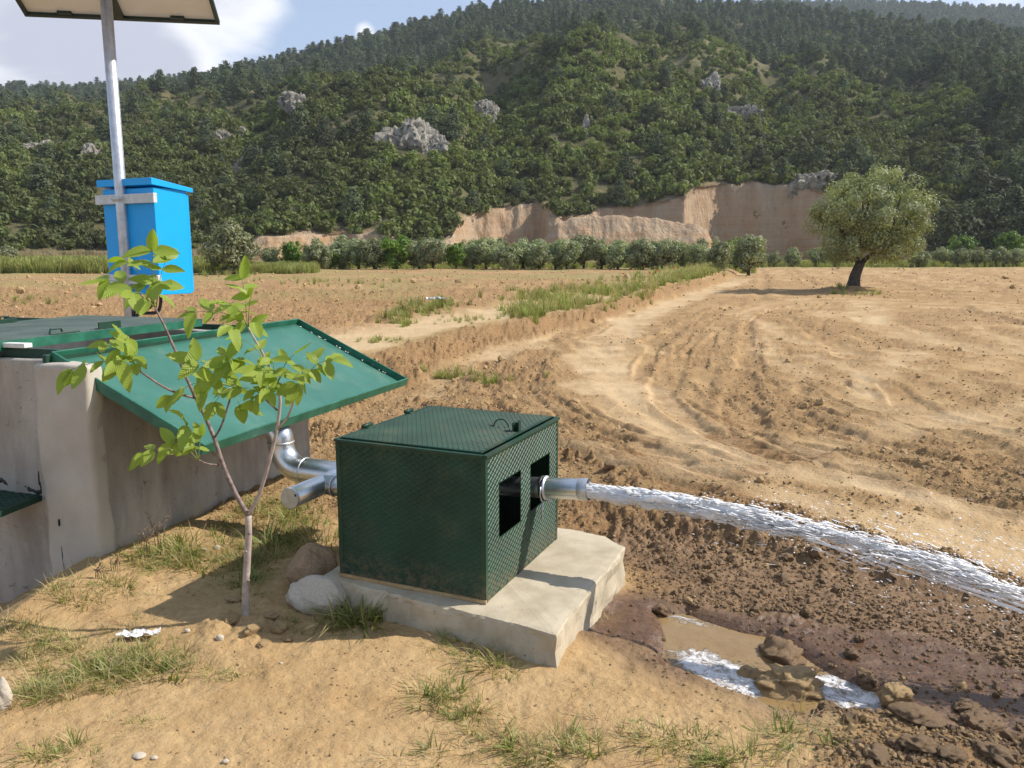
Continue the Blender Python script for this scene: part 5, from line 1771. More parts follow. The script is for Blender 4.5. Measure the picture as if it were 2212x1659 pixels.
def sapling():
    g = gh(SAP[0], SAP[1])
    D0 = SAP[1]
    t = empty('walnut_sapling', (SAP[0], SAP[1], g), 'young walnut sapling with forked slim trunk and fresh green leaves before the open hatch', 'sapling')
    rng = np.random.default_rng(1200)

    def w(cx, cy, dY=0.0):
        px, py = c2(cx, cy); return v3(at(px, py, D0 + dY))
    base = v3((SAP[0], SAP[1], g - 0.05))
    fork = w(1380, 1560)
    mb = MB()
    limb(mb, [base, v3(at(531, 1300, D0)), v3(at(533, 1230, D0)), v3(at(537, 1160, D0)), fork], 0.0185, 0.0130, 12)
    for px, py in ((536, 1252), (530, 1190), (538, 1150)):
        q = v3(at(px, py, D0)); mb.tube([q + v3((.006, -.012, 0)), q + v3((.010, -.019, .006))], [0.007, 0.003], 6)
    mb.build('trunk', M['bark'], t, True)
    br = {}

    def branch(nm, pts, r0, r1, mat='bark_dark'):
        b = MB(); limb(b, pts, r0, r1, 8); br[nm] = b.build('branch', M[mat], t, True); return pts
    branch('A', [fork, w(1310, 1440, .01), w(1240, 1280, .03), w(1190, 1130, .05), w(1130, 990, .07), w(1080, 890, .09), w(1030, 780, .10), w(990, 680, .11), w(950, 590, .12), w(910, 500, .13), w(862, 410, .14)], 0.0108, 0.0045)
    branch('B', [fork, w(1440, 1440, -.02), w(1490, 1280, -.04), w(1530, 1120, -.06), w(1550, 1000, -.07), w(1555, 900, -.08), w(1535, 820, -.08), w(1470, 680, -.06), w(1420, 590, -.05), w(1378, 515, -.04)], 0.0088, 0.0038, 'bark')
    branch('R', [w(1545, 1075, -.065), w(1600, 1010, -.09), w(1640, 900, -.12), w(1672, 815, -.14)], 0.0055, 0.0035, 'bark')
    branch('C', [w(1080, 905, .09), w(1000, 885, .06), w(900, 840, .03), w(780, 760, 0)], 0.006, 0.004)
    branch('D', [w(1190, 1130, .05), w(1230, 1060, .03), w(1270, 940, .02), w(1295, 840, .0)], 0.005, 0.0035)
    branch('E', [w(1215, 1280, .03), w(1150, 1272, 0), w(1100, 1250, -.03)], 0.0045, 0.0035)
    branch('F', [w(1540, 975, -.07), w(1490, 930, -.10), w(1450, 885, -.12)], 0.0045, 0.003)
    kinds = [leaflet_mesh('walnut_leaflet_%d' % i, 1300 + i) for i in range(8)]
    # rachis: branch, start, end, depth change, leaflet count, leaflet length (m)
    rac = [('A', (858, 405), (845, 60), -.03, 7, .088), ('A', (850, 400), (585, 235), -.10, 7, .090), ('A', (865, 405), (930, 110), .03, 6, .085), ('A', (855, 400), (730, 310), -.16, 5, .090), ('A', (868, 405), (905, 250), -.14, 5, .085), ('A', (855, 395), (700, 130), .08, 5, .085),
           ('B', (1376, 510), (1345, 225), 0, 7, .070), ('B', (1372, 505), (1060, 420), -.05, 7, .075), ('B', (1380, 510), (1395, 320), -.12, 5, .075), ('B', (1376, 505), (1240, 360), -.10, 6, .080), ('B', (1382, 512), (1410, 480), -.05, 3, .075), ('B', (1376, 500), (1270, 500), -.13, 4, .075),
           ('C', (780, 760), (370, 740), -.03, 9, .085), ('C', (778, 758), (590, 600), -.05, 6, .085), ('C', (780, 758), (700, 560), -.10, 6, .092), ('C', (785, 755), (660, 690), -.14, 4, .088),
           ('E', (1100, 1250), (770, 1200), -.02, 8, .075), ('E', (1098, 1248), (1030, 1040), -.08, 6, .080), ('E', (1102, 1248), (1120, 1110), 0, 4, .055), ('E', (1098, 1250), (960, 1150), -.10, 5, .075),
           ('D', (1295, 840), (1080, 690), -.05, 7, .082), ('D', (1295, 842), (930, 890), .05, 8, .070), ('D', (1295, 838), (1290, 680), -.12, 5, .095), ('D', (1298, 842), (1190, 930), -.08, 4, .072), ('D', (1298, 840), (1330, 950), -.10, 4, .078), ('D', (1292, 840), (1180, 780), -.14, 5, .085), ('D', (1295, 845), (1130, 860), .02, 4, .065),
           ('B', (1535, 820), (1250, 680), -.04, 7, .085), ('B', (1535, 820), (1505, 680), -.10, 4, .080), ('B', (1540, 820), (1640, 650), .0, 3, .078), ('B', (1540, 825), (1620, 760), -.12, 4, .085), ('B', (1470, 690), (1330, 570), .02, 4, .072), ('B', (1535, 830), (1480, 850), -.12, 4, .075), ('B', (1530, 815), (1430, 730), -.15, 5, .078),
           ('R', (1672, 815), (1855, 680), -.02, 8, .070), ('R', (1670, 815), (1740, 690), .05, 4, .060), ('R', (1668, 818), (1640, 860), -.05, 3, .080), ('R', (1672, 812), (1690, 740), -.10, 4, .060),
           ('F', (1450, 885), (1330, 850), .0, 5, .062), ('F', (1452, 885), (1430, 800), -.05, 4, .060), ('F', (1450, 888), (1400, 920), .0, 4, .055), ('F', (1455, 885), (1500, 860), -.04, 4, .055)]
    for nm, a, b, dY, cnt, ln in rac:
        d0 = {'A': .14, 'B': -.05, 'C': 0, 'D': 0, 'E': -.03, 'F': -.12, 'R': -.14}[nm]
        if nm == 'B' and a[1] > 600: d0 = -.08
        p0, p1 = w(*a, d0), w(*b, d0 + dY)
        L_ = np.linalg.norm(p1 - p0)
        mid = (p0 + p1) / 2 + ZU * L_ * 0.12
        line = smooth_line([p0, mid, p1 - ZU * L_ * .04], 8)
        mb = MB(); mb.tube(line, [0.0022 - 0.0012 * i / (len(line) - 1) for i in range(len(line))], 5); st = mb.build('leaf_stalk', M['shoot'], br[nm], True)
        for k in range(cnt):
            if k == cnt - 1: f, side = 1.0, 0
            else:
                pr = k // 2; f = 0.34 + 0.62 * (pr / max(1, (cnt - 2) // 2)) if cnt > 3 else 0.55
                side = 1 if k % 2 else -1
            i = min(int(f * (len(line) - 1)), len(line) - 2)
            p = v3(line[i]); d = unit((v3(line[i + 1]) - v3(line[max(0, i - 1)]))[None])[0]
            up = unit((ZU * 0.9 + v3((0.35, -0.55, 0)) + rng.normal(size=3) * 0.35)[None])[0]
            sd = unit(np.cross(d, up)[None])[0]
            ax = unit((d * (0.55 if side else 1.0) + sd * side * 0.95 - ZU * rng.uniform(0.10, 0.75) + rng.normal(size=3) * 0.16)[None])[0]
            up = unit((up - ax * np.dot(up, ax))[None])[0]; yv = np.cross(up, ax)
            s = 1.2 * ln * rng.uniform(0.72, 1.12) * (0.8 + 0.3 * f)
            o = bpy.data.objects.new('leaf', kinds[int(rng.integers(0, 8))]); COL.objects.link(o)
            o.parent = br[nm]
            mtx = Matrix(((ax[0], yv[0], up[0], 0), (ax[1], yv[1], up[1], 0), (ax[2], yv[2], up[2], 0), (0, 0, 0, 1)))
            q = p - origin_of(t)
            o.matrix_basis = Matrix.Translation(Vector(q)) @ mtx @ Matrix.Diagonal((s, s * rng.uniform(.85, 1.1), s, 1))


sapling()


# ------------------------------------------------------------------ stones, clods and litter
def stone_mesh(name, seed, mat, sub=4, rough=0.16, facet=0.0):
    rng = np.random.default_rng(seed)
    bm = bmesh.new(); bmesh.ops.create_icosphere(bm, subdivisions=sub, radius=1.0)
    v = np.array([q.co[:] for q in bm.verts])
    o = rng.uniform(0, 50, 3)
    f = 1 + 0.45 * fbm(v[:, 0] * 1.1 + o[0] + v[:, 2] * .7, v[:, 1] * 1.1 + o[1] - v[:, 2] * .5, 2, seed) + rough * fbm(v[:, 0] * 3.7 + o[1] + v[:, 2] * 2.1, v[:, 1] * 3.7 + v[:, 2] * 2.9 + o[2], 4, seed + 1, 0.6)
    v = v * f[:, None]
    for _ in range(int(facet)):
        n = unit(rng.normal(size=(1, 3)))[0]; d = rng.uniform(0.62, 0.85)
        k = v @ n
        v = v - np.where(k > d, (k - d) * 0.9, 0)[:, None] * n
    for q, c in zip(bm.verts, v): q.co = c
    me = bpy.data.meshes.new(name); bm.to_mesh(me); bm.free()
    me.materials.append(M[mat] if isinstance(mat, str) else mat)
    me.polygons.foreach_set('use_smooth', [True] * len(me.polygons))
    return me


def put_stone(name, me, px, py, hwpx, hhpx, label, cat, group=None, depth=0.85, sink=0.25, rz=0.0, z=None):
    """centre of its foot at a photo pixel"""
    p = pg(px, py)
    if z is not None: p = v3(gz(px, py, z))
    m = math.hypot(p[1], p[0], EYE - p[2]) / FPX
    o = link(name, me, loc=(p[0], p[1] + hwpx * m * depth * .3, p[2] + hhpx * m * (1 - sink) * 0.9))
    o.scale = (hwpx * m, hwpx * m * depth, hhpx * m * 1.1)
    o.rotation_euler = (0, 0, rz)
    return tag(o, label, cat, group)


put_stone('field_stone', stone_mesh('field_stone', 21, 'stone_brown', 5, .12, 5), 676, 1268, 58, 46, 'large brown stone by the left corner of the concrete slab', 'stone', None, .8, .08)
put_stone('field_stone', stone_mesh('field_stone_b', 33, 'stone_white', 5, .10, 3), 680, 1318, 62, 36, 'flat whitish stone below the large brown stone', 'stone', None, .7, .25)
put_stone('field_stone', stone_mesh('field_stone_c', 35, 'stone_white', 4, .10, 2), 722, 1285, 26, 22, 'small white stone wedged between the slab and the brown stone', 'stone', None, .8)
put_stone('field_stone', stone_mesh('field_stone_d', 37, 'stone_white', 4, .12, 2), 2, 1530, 16, 28, 'pale stone cut by the left frame edge near the grass', 'stone', None, .8)
for k, (px, py, a, b, lab) in enumerate(((332, 1640, 13, 6, 'tiny white pebble on bare soil at the bottom edge, left of centre'), (487, 1648, 12, 8, 'small white pebble at the bottom edge below the sapling'), (607, 1434, 7, 4, 'tiny white pebble on the pale dirt below the shadow'), (300, 1637, 26, 8, 'low tan pebble half sunk at the bottom edge'), (476, 1383, 14, 14, 'grey pebble among clods left of the sapling foot'), (470, 1186, 14, 9, 'grey gravel stone in the lit rubble by the tank wall'), (440, 1190, 16, 7, 'flat gravel stone in the lit rubble by the tank wall'), (405, 1365, 12, 7, 'small grey stone beside the pale scrap'))):
    put_stone('pebble', stone_mesh('pebble_%d' % k, 50 + k, 'stone_white', 3, .1, 1), px, py, a * .5, b * .45, lab, 'pebble', 'pebbles', .8)
def crumple(name, p, lx, ly, hz, seed, mat, rz=0.0):
    """thin crumpled sheet lying on the ground"""
    n, k = 16, 8
    V = []
    for i in range(n + 1):
        for j in range(k + 1):
            a, b = i / n - .5, j / k - .5
            w = 1 + .5 * float(vnoise(i * .5, seed, seed))
            x, y = a * lx, b * ly * w
            V.append((x * math.cos(rz) - y * math.sin(rz), x * math.sin(rz) + y * math.cos(rz), hz * (0.35 + 1.3 * abs(float(fbm(i * .45 + seed, j * .6, 3, seed))))))
    me = np_mesh(name, np.array(V), grid_faces(n + 1, k + 1), mat, False)
    o = link(name, me, loc=tuple(p))
    m = o.modifiers.new('thick', 'SOLIDIFY'); m.thickness = 0.002
    return o


tag(crumple('crushed_bottle', pg(300, 1378), .17, .05, .028, 5, M['pale'], .12), 'crushed pale plastic scrap lying in grass left of the sapling', 'litter')


def clods():
    kinds = {'d': [stone_mesh('dry_clod_%d' % i, 70 + i, 'clod', 4, .42, 2) for i in range(5)], 'w': [stone_mesh('moist_clod_%d' % i, 90 + i, 'clod_wet', 4, .42, 2) for i in range(5)]}
    big = [(1716, 1512, 68, 42, 'w', 'largest brown soil clod standing in the foamy puddle'), (1690, 1440, 52, 30, 'w', 'dark wet clod behind the largest clod in the puddle'), (1624, 1476, 32, 20, 'w', 'small clod left of the largest clod, set in foam'),
           (1800, 1526, 26, 22, 'w', 'rounded clod touching the right side of the largest clod'), (1935, 1524, 30, 28, 'w', 'upright clod at the right end of the foam'), (1868, 1492, 22, 16, 'w', 'dark clod poking out of the right hand foam'),
           (1745, 1330, 14, 12, 'w', 'clod on the mud above the puddle'), (1425, 1312, 20, 14, 'w', 'dark clod at the top left corner of the puddle'), (2090, 1535, 38, 18, 'd', 'flat clod ridge at the puddle edge, lower right'),
           (1990, 1562, 56, 26, 'd', 'long clod of the lower right spoil heap, nearest the foam'), (2130, 1575, 58, 22, 'd', 'broad clod behind the lower right spoil heap'), (1985, 1620, 40, 26, 'd', 'pale clod in the middle of the lower right spoil heap'),
           (1900, 1640, 36, 22, 'd', 'clod at the left foot of the lower right spoil heap'), (2060, 1640, 34, 24, 'd', 'clod at the bottom edge of the spoil heap'), (2160, 1640, 40, 24, 'd', 'clod at the lower right corner of the frame'),
           (1760, 1440, 16, 14, 'w', 'small dark clod between the two foam patches'), (1840, 1420, 14, 10, 'w', 'small wet clod beyond the right foam patch'), (1860, 1385, 12, 9, 'w', 'small wet clod on the mud flat'),
           (600, 1362, 28, 20, 'd', 'brown clod right of the sapling foot'), (545, 1372, 22, 20, 'd', 'brown clod just in front of the sapling foot'), (585, 1335, 22, 14, 'd', 'clod between the sapling and the whitish stone'), (500, 1345, 24, 16, 'd', 'clod left of the sapling foot'),
           (620, 1385, 16, 10, 'd', 'small clod right of the sapling, at the shadow edge'), (568, 1395, 16, 10, 'd', 'small clod below the sapling foot'), (505, 1300, 20, 10, 'd', 'low clod behind the sapling foot')]
    for k, (px, py, a, b, kd, lab) in enumerate(big):
        put_stone('soil_clod', kinds['d' if k in (0, 2, 4) else ('w' if px > 1880 else kd)][k % 5], px, py, a * (.95 if kd == 'w' else .72), b * (.72 if kd == 'w' else .5), lab, 'clod', 'large soil clods', 0.75, .18 if kd == 'w' else (.5 if px > 1880 else .35), (k * 1.7) % 6.28)
    # uncountable smaller clods
    rng = np.random.default_rng(2000)
    low = [stone_mesh('crumb_%d' % i, 120 + i, 'clod', 2, .5, 2) for i in range(5)] + [stone_mesh('crumb_w%d' % i, 130 + i, 'clod_wet', 2, .5, 2) for i in range(4)]
    for me in low: me.polygons.foreach_set('use_smooth', [False] * len(me.polygons))
    # candidates uniform in the frame so the grain is even in the picture's depth
    n = 170000
    px = rng.uniform(-40, 2260, n); py = 586 + 1094 * rng.uniform(0, 1, n) ** 1.15
    d = np.stack([(px - PW / 2) / FPX, np.ones(n), -(py - PH / 2) / FPX], -1)
    c, s = math.cos(PITCH), math.sin(PITCH)
    dy = d[:, 1] * c + d[:, 2] * s; dz = -d[:, 1] * s + d[:, 2] * c
    t = -EYE / dz
    x, y = d[:, 0] * t, dy * t
    x = x + rng.uniform(-.3, .3, n) * 0; 
    z, f = ground_fields(x, y)
    u = rng.uniform(0, 1, n)
    dens = np.clip(0.022 + 0.52 * f['rough'] * (1 - f['pale']) * np.clip(0.75 + 1.4 * fbm(x * 1.9, y * 1.9, 3, 2003), 0.12, 1.3) + 0.07 * (vnoise(x * 1.7, y * 1.7, 2001) > 0.15), 0, 1) * (1 - 0.82 * f['pale'])
    dens = np.where(y < 3.3, np.where(f['rough'] < .3, dens * .4, dens), dens)
    dens = np.where((y > 5.2) & (poly_sd(x, y, ROUGH2) < 0) & (f['plough'] < .5), dens * .5, dens)
    dens = np.where(f['wet'] > 0.72, dens * 0.16, dens)
    dens = np.where(f['green'] > .5, dens * .5, dens)
    sp = poly_sd(x, y, PUDDLE)
    inb = poly_sd(x, y, [(-0.90, 3.5), (0.19, 2.92), (0.59, 3.88), (0.5, 4.07), (-0.43, 4.55)]) > -0.01
    tw = (x + 2.16) * TN[0] + (y - 3.84) * TN[1]
    intank = (tw < 0.02) & (y < 6.4)
    k = (u < dens) & (sp < 0.02) & ~inb & ~intank
    x, y, z = x[k], y[k], z[k]; wet = f['wet'][k]; dark = f['dark'][k]; rg = f['rough'][k]
    m = len(x)
    rot, scl = scatter_args(rng, m, 1, 1, 3.0, (0.65, 1.25))
    size = (0.0042 + 0.0085 * rng.uniform(0, 1, m) ** 3.0) * (0.62 + 0.105 * y) * (0.58 + 0.42 * rg)
    big_ = rng.uniform(0, 1, m)
    size = np.where(big_ < 0.05 * rg, size * 2.0, size); size = np.where(big_ < 0.010 * rg, size * 1.6, size)
    scl = scl * size[:, None]
    idx = np.where(rng.uniform(0, 1, m) < np.clip(0.7 * dark * (y < 5.6) + wet, 0, .95), rng.integers(5, 9, m), rng.integers(0, 5, m))
    scatter('soil_crumbs', [proto('c', me) for me in low], np.stack([x, y, z + size * 0.15], -1), rot, scl, idx, 'loose brown soil crumbs strewn over the tilled ground', 'soil')
    print('crumbs', m)


clods()

# litter on the fields
tag(crumple('plastic_bag', pg(945, 664), .55, .3, .12, 7, surf('bag', (0.45, 0.52, 0.58), (0.7, 0.72, 0.74), 9, .4)), 'crumpled whitish plastic bag in weeds on the ploughed field', 'litter')
tag(crumple('torn_sack', pg(738, 768), .46, .16, .05, 9, surf('torn_sack', (0.40, 0.26, 0.21), (0.52, 0.42, 0.36), 20, .8)), 'torn pinkish sack scrap on the earth beyond the open hatch', 'litter')

# ------------------------------------------------------------------ water
def water_material():
    m, nt, P, N, L = newmat('puddle_water')
    tc = N('ShaderNodeTexCoord'); v = tc.outputs['Object']
    a = N('ShaderNodeAttribute'); a.attribute_name = 'foam'
    wv = noise(N, L, 7, 3, 0.5, v, 1.6)
    n1 = noise(N, L, 16, 7, 0.72, v, 2.6)
    n2 = noise(N, L, 5.5, 8, 0.68, v, 3.5)
    nn = mathn(N, L, 'ADD', mathn(N, L, 'MULTIPLY', mathn(N, L, 'SUBTRACT', n1, 0.5), 1.5), mathn(N, L, 'MULTIPLY', mathn(N, L, 'SUBTRACT', n2, 0.5), 2.6))
    ff = mathn(N, L, 'ADD', mathn(N, L, 'MULTIPLY', a.outputs['Fac'], 0.88), nn)
    foam = mathn(N, L, 'MULTIPLY', maprange(N, L, ff, 0.36, 0.88), maprange(N, L, a.outputs['Fac'], 0.02, 0.25))
    murk = mixrgb(N, L, wv, (0.21, 0.13, 0.052), (0.31, 0.21, 0.095))
    L(mixrgb(N, L, foam, murk, (0.82, 0.80, 0.78)), P.inputs['Base Color'])
    L(maprange(N, L, foam, 0, 1, 0.07, 0.65), P.inputs['Roughness'])
    P.inputs['IOR'].default_value = 1.33
    nb = bump(N, L, noise(N, L, 22, 3, 0.5, v, 1.2), 0.22, 0.012)
    nb = bump(N, L, mathn(N, L, 'MULTIPLY', foam, n1), 0.8, 0.02, nb)
    L(nb, P.inputs['Normal'])
    return m


def build_water():
    M['water'] = water_material()
    pts = np.array(PUDDLE)
    x0, x1 = pts[:, 0].min() - .2, pts[:, 0].max() + .2; y0, y1 = pts[:, 1].min() - .2, pts[:, 1].max() + .2
    xs = np.linspace(x0, x1, 150); ys = np.linspace(y0, y1, 110)
    X, Y = np.meshgrid(xs, ys, indexing='xy')
    f1 = W2([(1455, 1392), (1520, 1388), (1600, 1420), (1660, 1450), (1690, 1480), (1620, 1500), (1540, 1475), (1480, 1440)], LOWZ)
    f2 = W2([(1740, 1440), (1800, 1440), (1900, 1480), (1930, 1520), (1850, 1540), (1790, 1500), (1750, 1470)], LOWZ)
    f3 = W2([(1560, 1500), (1640, 1510), (1760, 1560), (1740, 1580), (1640, 1550)], LOWZ)
    f4 = W2([(1420, 1315), (1480, 1306), (1560, 1330), (1540, 1340), (1450, 1325)], LOWZ)
    foam = np.zeros_like(X)
    for pl, a in ((f1, 1.0), (f2, .95), (f3, 0.62), (f4, .55)):
        foam = np.maximum(foam, a * sstep(-0.06, 0.05, poly_sd(X, Y, pl)))
    sd = poly_sd(X, Y, PUDDLE)
    keep = sd > -0.16
    Z = np.full_like(X, LOWZ - 0.032) + 0.0025 * fbm(X * 14, Y * 14, 2, 1500)
    F = grid_faces(*X.shape)
    kv = keep.reshape(-1)
    F = F[kv[F].all(1)]
    me = np_mesh('puddle_water', np.stack([X, Y, Z], -1).reshape(-1, 3), F, M['water'], True, {'foam': foam.reshape(-1)})
    o = link('puddle_water', me, kind='structure')


build_water()


def jet_material(name='white_water', tr=0.4):
    m, nt, P, N, L = newmat(name)
    P.inputs['Base Color'].default_value = (0.985, 0.985, 0.985, 1)
    P.inputs['Roughness'].default_value = 0.55
    P.inputs['Specular IOR Level'].default_value = 0.5
    tl = N('ShaderNodeBsdfTranslucent'); tl.inputs['Color'].default_value = (0.985, 0.985, 0.985, 1)
    ms = N('ShaderNodeMixShader'); ms.inputs[0].default_value = tr
    L(P.outputs[0], ms.inputs[1]); L(tl.outputs[0], ms.inputs[2])
    L(ms.outputs[0], nt.nodes['Material Output'].inputs['Surface'])
    return m


def build_jet():
    mat = jet_material()
    rng = np.random.default_rng(3000)
    t = empty('water_jet', OUT_TIP, 'white foaming water jet gushing from the outlet pipe over the soil', 'water')
    H = v3((EN[0], EN[1], 0))

    def axis(w_):        # centre line, w along the jet from the pipe mouth
        return OUT_TIP + H * w_ + ZU * (0.012 * w_ - 0.066 * w_ * w_ - 0.008)

    def spread(w_): return 0.030 + 0.030 * w_
    end = 2.95
    # core
    pts = [axis(w_) for w_ in np.linspace(-0.05, 1.5, 60)]
    mb = MB(); n = 18
    ws = np.linspace(-0.05, 1.45, 150)
    V = []
    for i, w_ in enumerate(ws):
        c = axis(w_)
        for k in range(n):
            a = 6.283 * k / n
            rr = 0.035 * (1 - 0.78 * sstep(0.05, 1.45, w_)) * (1 + 1.5 * float(sstep(0.0, 0.25, w_)) * float(fbm(w_ * 9 + k * .01, math.cos(a) * 2.6 + math.sin(a) * 3.4 + 9, 4, 3001, .65)))
            V.append(c + EB * rr * math.cos(a) * 1.05 + ZU * rr * math.sin(a) * 0.95)
    F = []
    for i in range(len(ws) - 1):
        for k in range(n):
            F.append((i * n + k, i * n + (k + 1) % n, (i + 1) * n + (k + 1) % n, (i + 1) * n + k))
    F.append(tuple(range(n))[::-1]); F.append(tuple((len(ws) - 1) * n + k for k in range(n)))
    mb.add(V, F); mb.build('core', mat, t, True)
    # short stretched shreds, aligned with the flow : dense in the middle, torn at the edges
    def shred(mb, c, d, ln, r_, jit, n=5, k=6):
        s_ = np.cross(d, ZU); s_ /= np.linalg.norm(s_); u_ = np.cross(s_, d)
        vs = []
        bend = rng.normal(size=2) * ln * .05
        for i in range(n):
            f = i / (n - 1); rw = math.sin(math.pi * (0.05 + 0.9 * f)) ** .8
            o_ = d * ln * (f - .5) + s_ * bend[0] * math.sin(f * 5) + u_ * bend[1] * math.sin(f * 4 + 1)
            for a in range(k):
                an = 6.283 * a / k
                vs.append(c + o_ + (s_ * math.cos(an) * 1.9 + u_ * math.sin(an) * .5) * r_ * rw * (1 + jit * rng.normal()))
        fs = [(i * k + a, i * k + (a + 1) % k, (i + 1) * k + (a + 1) % k, (i + 1) * k + a) for i in range(n - 1) for a in range(k)]
        fs += [tuple(range(k))[::-1], tuple((n - 1) * k + a for a in range(k))]
        mb.add(vs, fs)

    def flow(w_): return unit((H + ZU * (0.012 - 0.132 * w_) + EB * rng.normal() * .035 + ZU * rng.normal() * .035)[None])[0]
    mb = MB()
    for k in range(4600):
        w_ = rng.uniform(0.02, 2.85) if k < 3800 else rng.uniform(0.01, 0.8); sp = spread(w_)
        g = float(fbm(w_ * 2.1, 1.0, 3, 3011)); g2 = float(fbm(w_ * 2.7, 5.0, 3, 3012))
        q = rng.normal(size=2) * np.array([0.42, 0.36]) * (0.75 + .12 * w_) + np.array([g * .9, g2 * .7]) * min(1, w_)
        if k >= 3800: q = unit(rng.normal(size=(1, 2)))[0] * rng.uniform(.8, 1.25) * (1 - .3 * w_)
        u_ = rng.uniform() if k < 3800 else 1.0
        if u_ < 0.16: q[1] -= rng.exponential() * 0.75 * min(1, w_ / 1.2)
        elif u_ < 0.30: q[1] += rng.exponential() * 0.45 * min(1, w_ / 1.0)
        if w_ > .5 and float(fbm(w_ * 3.5, q[0] * 1.6 + q[1] * 1.1, 3, 3020)) < -0.20 * min(1, 1.6 - w_ * .7) - .04 - .0: continue
        c = axis(w_) + EB * q[0] * sp + ZU * q[1] * sp
        far_ = abs(q[0]) + abs(q[1])
        shred(mb, c, flow(w_), rng.uniform(.018, .085) * (1.25 - .35 * min(far_, 2)), rng.uniform(.0022, .0080) / (1 + .6 * far_), .32)
    mb.build('shreds', mat, t, True, kind='stuff')
    # a few thin ropes of water below the main stream
    mb = MB()
    for off, w0, w1, r0 in ((0.0, 0.95, 2.7, .0055), (.02, 1.25, 2.1, .004), (-.03, 1.5, 2.75, .0045), (.035, 1.7, 2.8, .004)):
        ws2 = np.linspace(w0, w1, 70)
        mb.tube([axis(w_) - ZU * (0.026 + 0.060 * (w_ - w0) + 0.014 * float(fbm(w_ * 5, off * 90, 3, 3007)) - off * .6) - EB * (0.045 + off + 0.03 * float(fbm(w_ * 4, 3 + off * 60, 3, 3008))) for w_ in ws2],
                [max(.0008, r0 * (0.25 + 2.4 * abs(float(fbm(w_ * 11, off * 50, 3, 3009))))) for w_ in ws2], 7)
    mb.build('ropes', mat, t, True, kind='stuff')
    # droplets
    mb = MB()
    for k in range(2600):
        w_ = 0.35 + 2.5 * rng.uniform() ** 0.65; sp = spread(w_)
        q = rng.normal(size=2) * np.array([0.85, 0.72]) * (0.75 + 0.5 * w_)
        if k % 3 == 0: q[1] = abs(q[1]) * 1.2
        if k % 7 == 0: q[1] -= rng.exponential() * 1.0
        c = axis(w_) + EB * q[0] * sp + ZU * q[1] * sp
        if c[2] < -0.04: continue
        shred(mb, c, flow(w_), rng.uniform(.003, .014), rng.uniform(.0012, .0036), .15, 4, 5)
    mb.build('droplets', mat, t, True, kind='stuff')


build_jet()


